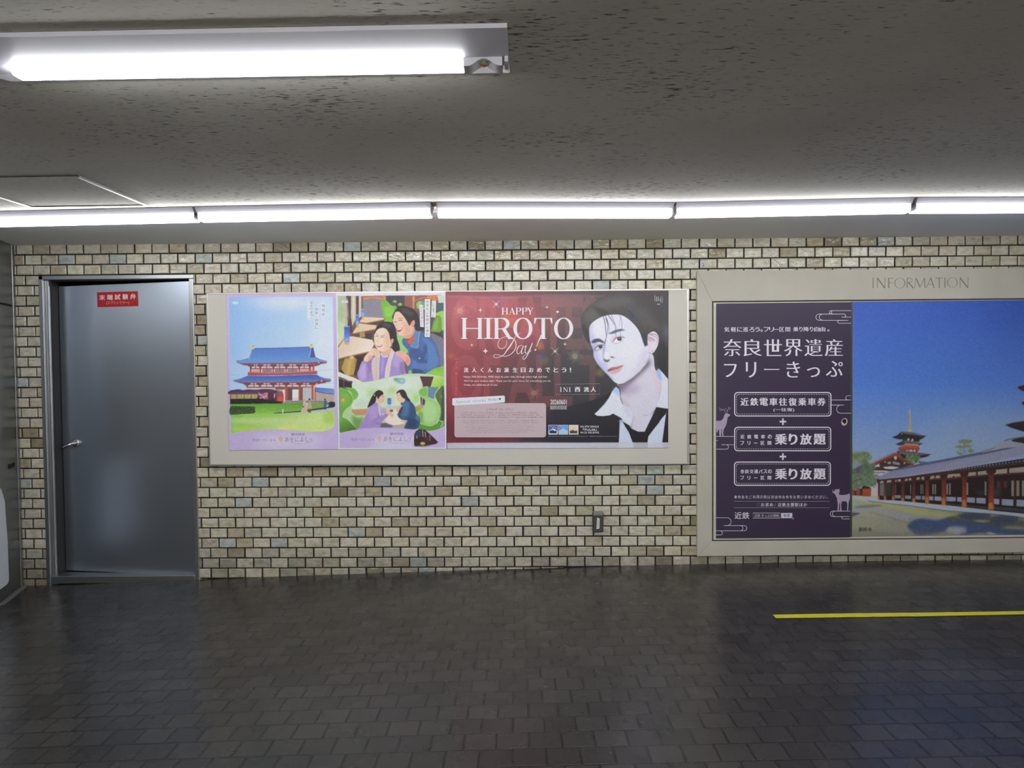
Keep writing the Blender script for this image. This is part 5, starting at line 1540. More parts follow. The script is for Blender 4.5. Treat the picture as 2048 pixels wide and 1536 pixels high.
    # shirt
    C.poly([(830, 1795), (880, 1835), (900, 1900), (908, 2010), (960, 2125), (1050, 2165), (1130, 2280), (1120, 2420), (1060, 2490), (920, 2355), (780, 2280), (765, 2285), (720, 2310), (600, 2325), (490, 2318), (442, 2285), (520, 2215), (620, 2110), (700, 2000), (760, 1880)], (222, 226, 244)); C.s([(770, 1870), (830, 1800), (890, 1860), (880, 1960), (820, 1900)], (140, 180, 240), .7, 20); C.line([(700, 2010), (620, 2110), (520, 2215)], 16, (190, 200, 230), .6, 8); C.s([(960, 2130), (1060, 2170), (1120, 2300), (1060, 2340), (980, 2240)], (206, 206, 228), .6, 20)
    C.poly([(900, 2395), (940, 2400), (1000, 2520), (1060, 2610), (1135, 2800), (882, 2800)], (206, 216, 240)); C.ell(920, 2420, 40, 30, (130, 170, 230), .7, 16)
    C.poly([(1555, 1520), (1600, 1462), (1680, 1545), (1772, 1655), (1772, 2190), (1560, 2160), (1610, 2010), (1645, 1800), (1640, 1700), (1600, 1600)], (220, 222, 240)); C.s([(1560, 1520), (1610, 1480), (1660, 1640), (1640, 1680)], (120, 170, 236), .7, 14); C.line([(1645, 1700), (1640, 1860), (1600, 2020)], 12, (170, 176, 210), .6, 6)
    C.poly([(1772, 2240), (1740, 2240), (1665, 2800), (1398, 2800), (1420, 2660), (1560, 2470)], (206, 216, 240)); C.poly([(1742, 2240), (1782, 2220), (1782, 2800), (1668, 2800)], (28, 24, 36))
    C.poly([(1562, 2164), (1772, 2208), (1738, 2240), (1600, 2450), (1490, 2590), (1415, 2690), (1398, 2800), (1132, 2800), (1060, 2605), (1000, 2510), (950, 2420), (1050, 2480), (1110, 2550), (1230, 2605), (1350, 2605), (1400, 2500), (1500, 2300)], (22, 18, 26)); C.s([(1500, 2300), (1560, 2200), (1640, 2300), (1500, 2500)], (38, 34, 42), .6, 20)
    # face and ear
    C.s([(1400, 900), (1440, 822), (1520, 792), (1592, 860), (1602, 960), (1580, 1060), (1530, 1150), (1480, 1192), (1420, 1190)], (226, 214, 228)); C.line([(1450, 860), (1540, 840), (1580, 920), (1570, 1010)], 14, (190, 130, 150), .5, 7); C.s([(1400, 900), (1480, 900), (1540, 960), (1460, 980)], (190, 140, 160), .5, 14); C.line([(1430, 1000), (1420, 1060)], 10, (160, 130, 160), .5, 5)
    face = [(352, 720), (418, 622), (560, 536), (740, 492), (920, 498), (1060, 575), (1205, 722), (1290, 880), (1350, 1040), (1410, 1060), (1424, 1190), (1416, 1290), (1365, 1400), (1250, 1528), (1120, 1640), (1010, 1708), (930, 1738), (860, 1738), (780, 1690), (700, 1600), (600, 1500), (500, 1380), (432, 1250), (420, 1130), (375, 1010), (352, 880)]
    C.s(face, (224, 224, 242))
    fk = C.mask(face, 0, True)
    C.s([(352, 720), (400, 650), (430, 900), (470, 1150), (520, 1300), (700, 1560), (800, 1700), (600, 1560), (430, 1280), (350, 900)], (150, 160, 220), .7, 40, fk); C.s([(1280, 1180), (1430, 1100), (1420, 1300), (1250, 1540), (1000, 1720), (1150, 1520)], (214, 206, 228), .7, 40, fk); C.line([(1415, 1290), (1360, 1405), (1250, 1530), (1120, 1640), (1010, 1706)], 16, (150, 116, 136), .7, 9, True, fk); C.line([(500, 1385), (600, 1505), (700, 1605), (790, 1700)], 20, (96, 100, 160), .6, 12, True, fk)
    C.ell(480, 760, 90, 110, (236, 236, 252), .6, 40, 0, fk); C.ell(1080, 1180, 180, 190, (232, 230, 246), .7, 70, 0, fk)
    # nose
    C.s([(600, 1050), (640, 960), (640, 1100), (615, 1240), (600, 1240)], (156, 162, 214), .75, 18, fk); C.line([(650, 940), (612, 1040), (602, 1160), (600, 1250)], 12, (120, 124, 180), .7, 6, True, fk); C.s([(598, 1230), (610, 1280), (660, 1310), (720, 1300), (690, 1340), (640, 1345), (608, 1310)], (62, 48, 66), .9, 8, fk); C.s([(724, 1258), (756, 1246), (800, 1268), (770, 1272)], (70, 50, 66), .9, 5, fk); C.line([(800, 1240), (820, 1262), (806, 1290)], 9, (190, 160, 186), .7, 5, True, fk); C.ell(650, 1220, 40, 60, (240, 240, 252), .6, 22, 0, fk); C.s([(560, 1340), (640, 1350), (690, 1440), (640, 1480)], (180, 184, 226), .6, 24, fk)
    # mouth
    C.s([(678, 1502), (740, 1448), (800, 1432), (840, 1428), (900, 1414), (966, 1408), (900, 1456), (800, 1484), (710, 1514)], (196, 124, 122), 1, 5); C.s([(700, 1510), (800, 1482), (900, 1452), (950, 1425), (920, 1490), (850, 1536), (760, 1552), (712, 1540)], (220, 170, 178), 1, 7); C.s([(676, 1500), (720, 1470), (800, 1466), (720, 1500), (700, 1520)], (104, 72, 80), .8, 8); C.line([(680, 1506), (760, 1490), (860, 1460), (962, 1412)], [12, 10, 9, 6], (110, 60, 66), .9, 3); C.line([(740, 1560), (820, 1556), (880, 1530)], 10, (160, 130, 170), .5, 6)
    # eyes and brows
    C.s([(388, 995), (420, 945), (500, 922), (560, 940), (612, 985), (600, 1005), (520, 980), (440, 1005)], (46, 46, 70), .95, 7); C.s([(690, 832), (760, 800), (820, 770), (920, 750), (990, 768), (920, 784), (850, 806), (780, 834)], (56, 66, 100), .92, 7)
    C.s([(740, 960), (780, 900), (860, 880), (840, 960), (800, 1010), (760, 1000)], (214, 170, 190), .7, 22, fk); C.s([(400, 1040), (480, 1010), (600, 1020), (560, 1060), (460, 1110), (420, 1130)], (176, 170, 206), .7, 18, fk)
    C.s([(780, 985), (830, 925), (900, 902), (970, 908), (940, 955), (880, 985), (820, 1000)], (236, 236, 248), 1, 3); C.ell(894, 932, 42, 32, (40, 34, 40), 1, 4); C.ell(890, 916, 8, 7, (240, 240, 250), 1, 2); C.line([(776, 985), (824, 920), (900, 894), (990, 908)], [7, 12, 15, 8], (44, 36, 48), .95, 3); C.line([(790, 1000), (860, 1004), (930, 975), (960, 930)], 8, (160, 120, 140), .7, 4); C.line([(800, 905), (880, 870), (970, 880)], 7, (150, 140, 170), .6, 4)
    C.s([(460, 1110), (500, 1065), (560, 1042), (606, 1052), (590, 1090), (530, 1112)], (222, 222, 240), 1, 3); C.ell(552, 1072, 36, 30, (38, 34, 44), 1, 4); C.ell(552, 1052, 7, 6, (236, 236, 250), 1, 2); C.line([(440, 1118), (490, 1066), (555, 1038), (610, 1046)], [9, 13, 15, 9], (42, 36, 50), .95, 3); C.line([(445, 1130), (500, 1130), (570, 1112)], 14, (90, 84, 116), .7, 8); C.line([(430, 1100), (440, 1150), (480, 1160)], 16, (110, 110, 160), .5, 10)
    # loose strands
    for pts, wds in (([(600, 520), (632, 640), (648, 800), (655, 900), (622, 1020)], [10, 12, 9, 6, 9]), ([(640, 520), (690, 640), (704, 760), (700, 820)], [14, 9, 6, 2]), ([(650, 560), (680, 680), (672, 820), (640, 960), (616, 1020)], [12, 8, 7, 6, 3]), ([(690, 500), (740, 560), (790, 640), (824, 740), (830, 890)], [8, 8, 8, 7, 5]), ([(750, 500), (790, 600), (830, 700), (832, 800)], [8, 6, 5, 2]), ([(900, 500), (935, 620), (936, 720), (912, 800), (916, 900)], [6, 5, 5, 6, 4]), ([(700, 520), (760, 620), (772, 680)], [5, 4, 1]), ([(920, 520), (900, 640), (890, 720)], [4, 3, 1])):
        C.line(pts, wds, (40, 42, 66), .85, 2)
    C.s([(1290, 860), (1345, 830), (1375, 900), (1365, 1060), (1350, 1062), (1310, 950)], (40, 40, 60), .95, 6)
    for pts in ([(1420, 850), (1500, 870), (1590, 920)], [(1370, 880), (1460, 910), (1540, 960)], [(1360, 900), (1420, 940), (1450, 980)], [(1440, 830), (1530, 850), (1600, 890)]):
        C.line(pts, [9, 6, 3], (52, 44, 62), .8, 2)
    C.line([(1450, 790), (1540, 780), (1610, 860)], 24, (50, 46, 50), .7, 10); C.line([(1424, 1186), (1440, 1180), (1465, 1190)], 8, (110, 90, 110), .8, 2); C.ell(1478, 1165, 6, 22, (244, 240, 240), .9, 3); C.ell(1484, 1150, 6, 14, (90, 84, 90), .9, 3)
    # foot strip
    K()
    C.poly([(40, 1243), (1810, 1240), (1810, 1296), (40, 1296)], (196, 194, 212)); C.ell(700, 1262, 600, 16, (206, 206, 226), .7, 10); C.rect(1408, 1240, 1525, 1300, (206, 210, 226), .9); C.rect(1635, 1240, 1755, 1300, (206, 210, 226), .9); C.rect(1525, 1240, 1635, 1300, (178, 176, 194), .8)
    C.grain(2.2, .9)
    o = C.sheet('poster', [(891.6, 582.8), (1337, 581.2), (1336.4, 895.8), (892.8, 897.6)], YB - .0025, PRINT, None, .3)
    tag(o, 'wide red and black birthday poster with a dark haired man in white collar', 'poster')
    # lettering
    W, L1, L2 = (228, 228, 246), YB - .0028, YB - .0030
    p = Print(L1, 885, 575, 7.728)
    for ch, x0, x1 in (('H', 918, 1012), ('A', 1028, 1122), ('P', 1134, 1216), ('P', 1228, 1312), ('Y', 1306, 1402)):
        serif(p, ch, x0, 312, x1, 418, W)
    p.build('headline_lettering', o)
    p = Print(L1, 885, 575, 7.728)
    for ch, x0, x1 in (('H', 292, 622), ('I', 640, 776), ('R', 790, 1078), ('O', 1095, 1390), ('T', 1420, 1694), ('O', 1724, 2020)):
        serif(p, ch, x0, 470, x1, 795, W)
    p.build('headline_lettering', o)
    p = Print(L2, 885, 575, 7.728)
    p.ribbon([(985, 822), (992, 862), (968, 918), (915, 946), (868, 922), (858, 862), (898, 794), (975, 762), (1060, 766), (1120, 822), (1137, 900), (1104, 985), (1022, 1050), (940, 1062), (860, 1040), (810, 1036), (788, 1060), (815, 1086), (870, 1078), (940, 1046), (1004, 960), (1062, 880), (1112, 790), (1140, 742), (1205, 700)],
             [5, 6, 7, 8, 8, 8, 7, 6, 6, 9, 12, 11, 8, 7, 6, 6, 7, 7, 6, 8, 16, 18, 10, 5, 4], W, True)
    p.ribbon([(1234, 896), (1185, 905), (1152, 965), (1160, 1022), (1192, 1014), (1232, 950), (1250, 898), (1222, 985), (1226, 1026), (1262, 1000)], [5, 8, 13, 10, 6, 6, 12, 13, 9, 4], W, True)
    p.ribbon([(1262, 930), (1295, 896), (1276, 960), (1282, 1012), (1312, 1004), (1352, 940), (1392, 852), (1342, 985), (1292, 1080), (1260, 1110), (1238, 1092), (1268, 1052), (1328, 1012), (1382, 968)], [4, 9, 13, 10, 6, 6, 11, 13, 9, 7, 7, 5, 5, 3], W, True)
    p.ribbon([(1528, 738), (1492, 815), (1448, 920)], [20, 14, 3], W); p.poly(ering(1436, 963, 14, 14, 16), W)
    p.build('script_lettering', o)
    p = Print(L1, 885, 575, 7.728)
    def star(cx, cy, r, c, k=.22):
        pts = []
        for i in range(8):
            q = r if i % 2 == 0 else r * k
            pts.append((cx + q * math.cos(math.pi * i / 4), cy + q * math.sin(math.pi * i / 4)))
        p.poly(pts, c)
    for cx, cy, r, c, k in ((586, 350, 42, (250, 244, 238), .2), (452, 890, 32, (250, 244, 238), .2), (1614, 306, 32, (250, 244, 238), .2), (1892, 875, 34, (250, 244, 238), .2),
                            (664, 982, 44, (226, 216, 214), .42), (1778, 376, 30, (226, 216, 214), .42)):
        p = Print(L1, 885, 575, 7.728)
        star(cx, cy, r, c, k)
        p.build('sparkle', o)
    for cx, cy, r in ((830, 258, 84), (1740, 985, 84)):
        p = Print(L1, 885, 575, 7.728)
        for t in (.78, 2.36, 0, 1.57):
            q = r if t in (.78, 2.36) else r * .5
            p.ribbon([(cx - q * math.cos(t), cy - q * math.sin(t)), (cx, cy), (cx + q * math.cos(t), cy + q * math.sin(t))], [1, 6, 1], (240, 226, 222))
        p.build('sparkle', o)
    p = Print(L1, 885, 575, 7.728)
    for ch, cx in zip('洸人くんお誕生日おめでとう!', (365, 490, 612, 740, 868, 992, 1122, 1247, 1372, 1498, 1626, 1752, 1878, 1978)):
        h = 34 if ch not in 'く!' else (22 if ch == 'く' else 7)
        p.text(ch, cx - h, 1240, cx + h, 1310, W, .005, 1, .022)
    p.build('greeting_lettering', o)
    p = Print(L1, 885, 575, 7.728)
    p.text('Happy 29th Birthday. MINI stays by your side, through every high and low.', 330, 1364, 1622, 1402, (222, 214, 224), .010, 1.1)
    p.text("We'll be your endless light. Thank you for your voice, for everything you do.", 330, 1428, 1676, 1464, (222, 214, 224), .010, 1.1)
    p.text('Today, we celebrate all of you.', 330, 1490, 855, 1526, (222, 214, 224), .010, 1.1)
    p.build('message_lettering', o)
    p = Print(L1, 885, 575, 7.728)
    p.side_text('29th Birthday', 188, 1090, 230, 1660, (232, 96, 104), .01, 1.5)
    p.build('edge_lettering', o)
    p = Print(L1, 880, 570, 3.938)
    p.ribbon([(909, 781), (1258, 778), (1258, 860), (909, 862)], 2.2, (150, 146, 156), False, True)
    for ch, x0, x1 in (('I', 944, 960), ('N', 972, 1006), ('I', 1014, 1030)):
        serif(p, ch, x0, 806, x1, 842, W)
    for ch, x0, x1 in (('西', 1063, 1103), ('洸', 1133, 1173), ('人', 1187, 1228)):
        p.text(ch, x0, 804, x1, 841, W, .01, 1, .025)
    p.build('name_box', o)
    p = Print(L1, 885, 760, 7.728)
    p.text('20260601', 1666, 304, 1920, 376, W, .004, .95)
    random.seed(11)
    x = 1666
    while x < 1922:
        w = random.choice((3, 3, 5, 7))
        p.rect(x, 396, min(x + w, 1924), 456, (186, 180, 186)); x += w + random.choice((3, 3, 5))
    p.build('date_and_bars', o)
    p = Print(L1, 885, 760, 7.728)
    p.poly(rring(184, 358, 1600, 886, 42), (196, 176, 184))
    p.build('thanks_panel', o)
    p = Print(L2, 885, 760, 7.728)
    ink1 = (112, 82, 98)
    rows = (('こやんず 123 / けだこ', 678, 1095, 434, 470), ('こんちーずえり / べち / シチカチーズ / mick / なるちゃん / あたょずー / あさねん', 300, 1480, 490, 520),
            ('たるなお茶 / nao_nyc1031 / コウセリ / Neneko-127 / み枝かね / Kuki / おはし 002', 282, 1495, 526, 556), ('おーの君 / ROMEO ROMMEN / 影 / ハナ / Marthakoya / サリ mini / メヌ / KUNOMI / ユキ', 228, 1550, 562, 592),
            ('だーこ / kyonhong / かねうまる / riona / おりざね / ころねんがガト / mohamoet / 美いだ', 318, 1456, 614, 638), ('けえねん / まあ / ないしるわ / つ島 / ルらち / とうとき / ほま ならちくし / よわよる / 万かよら', 308, 1474, 648, 670),
            ('ならなぎ / へくん / qoou / おーてり / ーハン / まちりん / なかど / かりゆん / しくりえんいで', 380, 1410, 690, 710), ('秋えへ Mono / 大ま jupiMuu / にー / いもえ nuashie / yoyo / え小 Yori / うずみ joto', 348, 1432, 722, 742),
            ('soomiり / 織だゑるこ jin.kuuro / nedoi れいら / コかす Mondo mogginci', 415, 1366, 750, 768), ('ひょなそいりだ renochii saroko / じいう / じんめ mereno / imapeshikifeni / わまり', 360, 1430, 776, 796),
            ('kamoko hito / 霧けま senoren / にしもろい gohoteno / 上きむ', 440, 1320, 804, 822))
    for t, x0, x1, y0, y1 in rows:
        p.text(t, x0, y0, x1, y1, ink1 if y0 < 690 else (140, 112, 124))
    p.build('thanks_lettering', o)
    p = Print(L2, 885, 760, 7.728)
    p.poly([(152, 290), (165, 282), (945, 241), (962, 250), (966, 336), (955, 348), (170, 394), (152, 384)], (222, 226, 242))
    p.build('thanks_label', o)
    p = Print(YB - .0032, 885, 760, 7.728)
    p.text('Special thanks MINI', 216, 318, 846, 372, (96, 96, 122), -.01, 1.35, 0, 0, .062)
    p.poly([(886, 312), (872, 298), (868, 286), (874, 279), (882, 280), (887, 286), (892, 279), (901, 279), (905, 287), (900, 298)], (60, 44, 60))
    p.build('label_lettering', o)
    for x0, x1, c0, c1, c2 in ((854, 928, (62, 92, 176), (196, 214, 240), (40, 50, 80)), (934, 1008, (96, 146, 222), (176, 206, 240), (90, 140, 200)), (1015, 1090, (226, 214, 196), (214, 196, 170), (80, 66, 60))):
        p = Print(L1, 880, 570, 3.938)
        p.rect(x0, 1102, x1, 1178, (226, 228, 240)); p.rect(x0 + 3, 1105, x1 - 3, 1175, c0, 2e-4)
        p.poly([(x0 + 3, 1150), (x0 + 18, 1138), (x0 + 37, 1128), (x0 + 58, 1138), (x1 - 3, 1150), (x1 - 3, 1175), (x0 + 3, 1175)], c1, (), 4e-4)
        p.poly([(x0 + 8, 1150), (x0 + 30, 1142), (x0 + 50, 1150), (x1 - 10, 1146), (x1 - 10, 1168), (x0 + 8, 1168)], c2 if x0 != 934 else c1, (), 6e-4)
        for q in range(4):
            p.rect(x0 + 14 + q * 13, 1112 + (q * 7) % 12, x0 + 22 + q * 13, 1118 + (q * 7) % 12, c1, (4e-4))
        p.build('cover_thumbnail', o)
    p = Print(L1, 880, 570, 3.938)
    p.text('INI 8TH SINGLE', 1107, 1108, 1250, 1122, W, .016, 1.15); p.text('『PULSE』', 1126, 1129, 1234, 1149, W, .016, 1.1); p.text('04.22 RELEASE', 1107, 1155, 1252, 1168, W, .016, 1.15)
    p.text('2026 HIROTO Birthday Project MAIL: hiroto0601@mini.com   画像提供: 協力各社 INI official site inquiry', 854, 1188, 1394, 1196, (176, 176, 190))
    p.build('release_lettering', o)
    p = Print(L1, 1140, 575, 9.034)
    c = (206, 204, 208)
    for pts in ([(1530, 140), (1532, 236), (1556, 252), (1556, 164)], [(1572, 250), (1572, 170), (1600, 166), (1600, 240), (1630, 246), (1634, 216), (1602, 210)], [(1640, 164), (1670, 176), (1668, 278), (1640, 262)]):
        p.ribbon(pts, 5, c, False, True)
    p.rect(1572, 292, 1628, 314, (150, 148, 150))
    p.build('corner_emblem', o)
portrait_poster()

# ------------------------------------------------------------------ purple ticket poster
def ticket_poster():
    y = YI - .0012
    q = [(1432.2, 607.2), (1702, 604.2), (1700, 1074.8), (1432, 1077)]
    b = MB()
    slab(b, q, y, y + .0008)
    pm = M['purple'] = mottled('purple_print', (56, 43, 70), .45, .05, 3)
    o = b.build('poster', pm)
    tag(o, 'dark purple ticket poster with white Japanese lettering, left inside the stone board', 'poster')
    W = (222, 216, 228)
    L1 = y - .0003
    def P():
        return Print(L1, 1390, 530, 2.56)
    p = P()
    for ch, cx in zip('気軽に巡ろう。', (163, 197, 229, 259, 291, 319, 341)):
        h = 13 if ch != '。' else 5
        p.text(ch, cx - h, 318 if ch != '。' else 330, cx + h, 342, W, .002, 1, .012)
    for ch, cx in zip('フリー区間', (365, 392, 417, 444, 475)):
        h = 12 if ch != 'ー' else 11
        p.text(ch, cx - h, 318 if ch != 'ー' else 328, cx + h, 341 if ch != 'ー' else 331, W, .002, 1, .012)
    for ch, cx in zip('乗り降り自由。', (516, 543, 570, 597, 624, 654, 683)):
        h = 13 if ch not in '。り' else (5 if ch == '。' else 8)
        p.text(ch, cx - h, 317 if ch != '。' else 330, cx + h, 340, W, .002, 1, .012)
    p.build('tagline_lettering', o)
    p = P()
    for i, ch in enumerate('奈良世界遺産'):
        cx = 191 + i * 104
        p.text(ch, cx - 44, 380, cx + 44, 466, W, -.012, 1, .022)
    for ch, x0, x1, y0, y1 in (('フ', 150, 212, 507, 574), ('リ', 262, 312, 497, 576), ('ー', 355, 430, 532, 537), ('き', 470, 536, 495, 576), ('っ', 575, 638, 524, 574), ('ぷ', 672, 755, 492, 572)):
        p.text(ch, x0, y0, x1, y1, W, -.008, 1, .018)
    p.build('headline_lettering', o)
    for (y0, y1, x0, x1, big) in ((653, 773, 203, 696, None), (831, 951, 203, 695, '近鉄電車の'), (1009, 1128, 202, 693, '奈良交通バスの')):
        p = P()
        p.rrect(x0, y0, x1, y1, 16, 5, W)
        ring = rring(x0 + 9, y0 + 10, x1 - 9, y1 - 10, 10, 4)
        ring.append(ring[0])
        acc = 0.0
        for a, c in zip(ring[:-1], ring[1:]):
            l = math.hypot(c[0] - a[0], c[1] - a[1])
            d = 0.0
            while d < l:
                e = min(l, d + 7)
                if l > 3:
                    f0, f1 = d / l, e / l
                    p.ribbon([(a[0] + (c[0] - a[0]) * f0, a[1] + (c[1] - a[1]) * f0), (a[0] + (c[0] - a[0]) * f1, a[1] + (c[1] - a[1]) * f1)], 1.8, W)
                d += 12
        if big is None:
            for i, ch in enumerate('近鉄電車往復乗車券'):
                cx = 254 + i * 49.2
                p.text(ch, cx - 20, 681, cx + 20, 720, W, .006, 1, .025)
            p.text('(一往復)', 402, 732, 508, 752, W, .006, 1.1, .015)
        else:
            n = len(big)
            for i, ch in enumerate(big):
                cx = 243 + i * (140 / (n - 1))
                h = 10 if n == 5 else 9.5
                p.text(ch, cx - h, y0 + 38, cx + h, y0 + 58, W, .008, 1, .02)
            for i, ch in enumerate('フリー区間'):
                cx = 241 + i * 35
                h = 9 if ch in 'フ区間' else (7 if ch == 'リ' else 8)
                p.text(ch, cx - h, y0 + (71 if ch != 'ー' else 79), cx + h, y0 + (90 if ch != 'ー' else 82), W, .008, 1, .02)
            for ch, cx, h in zip('乗り放題', (440, 502, 568, 638), (29, 20, 28, 29)):
                p.text(ch, cx - h, y0 + 34, cx + h, y0 + 88, W, .012, 1, .03)
        p.build('ticket_box', o)
    for cy in (802, 981):
        p = P()
        p.rect(433, cy - 4, 467, cy + 4, W); p.rect(446, cy - 17, 454, cy + 17, W)
        p.build('plus_sign', o)
    p = P()
    s = '※特急をご利用の際は別途特急券をお買い求めください。'
    for i, ch in enumerate(s):
        cx = 208 + i * 18.9
        p.text(ch, cx - 7, 1180, cx + 7, 1196, (206, 200, 214), .004) if ch != '。' else p.text(ch, cx - 6, 1190, cx - 1, 1196, (206, 200, 214))
    p.ribbon([(200, 1210), (688, 1210), (688, 1243), (200, 1243)], 2, (150, 140, 160), False, True)
    p.text('お求め', 338, 1218, 400, 1237, W, .008, 1.15); p.text('/', 406, 1218, 414, 1237, (150, 140, 160)); p.text('近鉄主要駅ほか', 424, 1218, 574, 1237, W, .008, 1.15); p.poly(ering(324, 1227, 8, 9, 16), (120, 106, 140), [ering(324, 1227, 6.5, 7.5, 16)])
    p.build('note_lettering', o)
    p = P()
    p.text('近鉄', 203, 1265, 278, 1300, W, .006)
    p.ribbon([(297, 1270), (436, 1270), (436, 1296), (297, 1296)], 2, W, False, True); p.text('近鉄 きっぷの情報', 304, 1276, 430, 1291, (196, 190, 204), .004); p.rect(441, 1270, 498, 1296, (206, 206, 222))
    p.text('検索', 453, 1275, 486, 1291, (84, 70, 110), .01, 1.2, 0, 0, 0, 3e-4); p.poly([(492, 1284), (508, 1298), (500, 1304)], (150, 130, 150), (), 3e-4)
    p.build('search_lettering', o)
    # cloud lines
    def cloud(lines):
        p = P()
        for l in lines:
            p.ribbon(l, 2.2, W, False)
        p.build('cloud_motif', o)
    def arc(cx, cy, r, a0, a1, n=9, ry=None):
        return [(cx + r * math.cos(math.radians(a)), cy + (ry or r) * math.sin(math.radians(a))) for a in np.linspace(a0, a1, n)]
    cloud([[(799, 234)] + arc(696, 242, 8, -90, -270) + [(704, 250)], [(799, 234), (706, 234)] + arc(706, 242, 8, -90, -270), [(760, 251)] + arc(635, 267, 16, -90, -270) + [(762, 283), (785, 283)], arc(650, 267, 14, -90, -270), [(755, 251)] + arc(763, 259, 8, -90, 90) + [(751, 267), (799, 267)], [(785, 283)] + arc(738, 291, 7.5, -90, -270) + [(799, 298)]])
    cloud([[(697, 691), (799, 691)], [(799, 669)] + arc(782, 680, 10.5, -90, -270) + [(799, 691)], [(697, 717), (762, 717)], [(799, 759)] + arc(746, 738, 21, 90, 270) + [(762, 717)]])
    cloud([[(109, 878), (201, 878)], [(109, 899), (117, 899)], [(201, 920), (140, 920)], [(136, 920)] + [(160, 920)] + arc(160, 931.5, 11.5, -90, 90) + [(109, 943)]])
    cloud([[(107, 1294), (165, 1294)] + arc(165, 1314, 20, -90, 90) + [(147, 1334), (252, 1334)] + arc(252, 1347.5, 13.5, -90, 90) + [(122, 1361)], arc(232, 1347.5, 13.5, -90, 90), [(107, 1361), (130, 1361)] + arc(130, 1372, 10.5, -90, 90) + [(107, 1382)]])
    cloud([[(794, 1260)] + arc(706, 1274, 14, -90, -270) + [(790, 1288)], arc(716, 1274, 13, -90, -270), [(786, 1288)] + arc(757, 1294, 6, -90, -270) + [(792, 1300)]])
    D = (168, 152, 176)
    def deer(polys, lines):
        p = P()
        for d in polys: p.poly(spline(d, None, True, 4)[0], D)
        for l, w in lines: p.ribbon(l, w, D, True)
        p.build('deer_motif', o)
    deer([[(109, 800), (130, 798), (144, 786), (150, 770), (155, 762), (165, 760), (179, 766), (178, 772), (168, 779), (164, 800), (158, 822), (148, 838), (130, 842), (109, 838)], [(124, 836), (134, 838), (132, 876), (126, 877)], [(140, 836), (148, 836), (144, 860), (147, 877), (141, 877), (137, 856)], [(112, 836), (120, 838), (113, 858), (110, 850)]],
         [([(158, 762), (150, 745), (132, 738), (124, 730)], 2), ([(140, 741), (132, 746), (124, 744)], 1.8), ([(148, 745), (148, 735)], 1.6), ([(164, 761), (166, 745), (174, 735), (170, 726)], 2), ([(172, 738), (180, 736), (179, 728)], 1.8), ([(165, 748), (158, 740), (156, 732)], 1.6)])
    deer([[(703, 1157), (712, 1160), (718, 1150), (732, 1148), (741, 1154), (738, 1166), (737, 1174), (750, 1178), (775, 1176), (792, 1172), (790, 1206), (770, 1210), (745, 1208), (730, 1198), (720, 1180), (716, 1172), (706, 1166)], [(728, 1196), (742, 1204), (738, 1230), (736, 1256), (730, 1256), (731, 1228)], [(742, 1204), (752, 1206), (748, 1230), (750, 1256), (743, 1256), (743, 1228)], [(774, 1206), (788, 1200), (786, 1224), (784, 1254), (778, 1254), (780, 1226)]], [([(708, 1158), (704, 1150)], 2), ([(734, 1150), (740, 1144)], 2)])
    p = P()
    p.poly(ering(765, 803, 16, 20, 20, .3), (176, 166, 160)); p.poly(ering(764, 801, 10, 13, 18, .3), (28, 24, 26), (), 3e-4); p.poly(ering(757, 812, 4, 8, 12, -.5), (210, 204, 190), (), 5e-4)
    p.build('torn_hole', o)
ticket_poster()

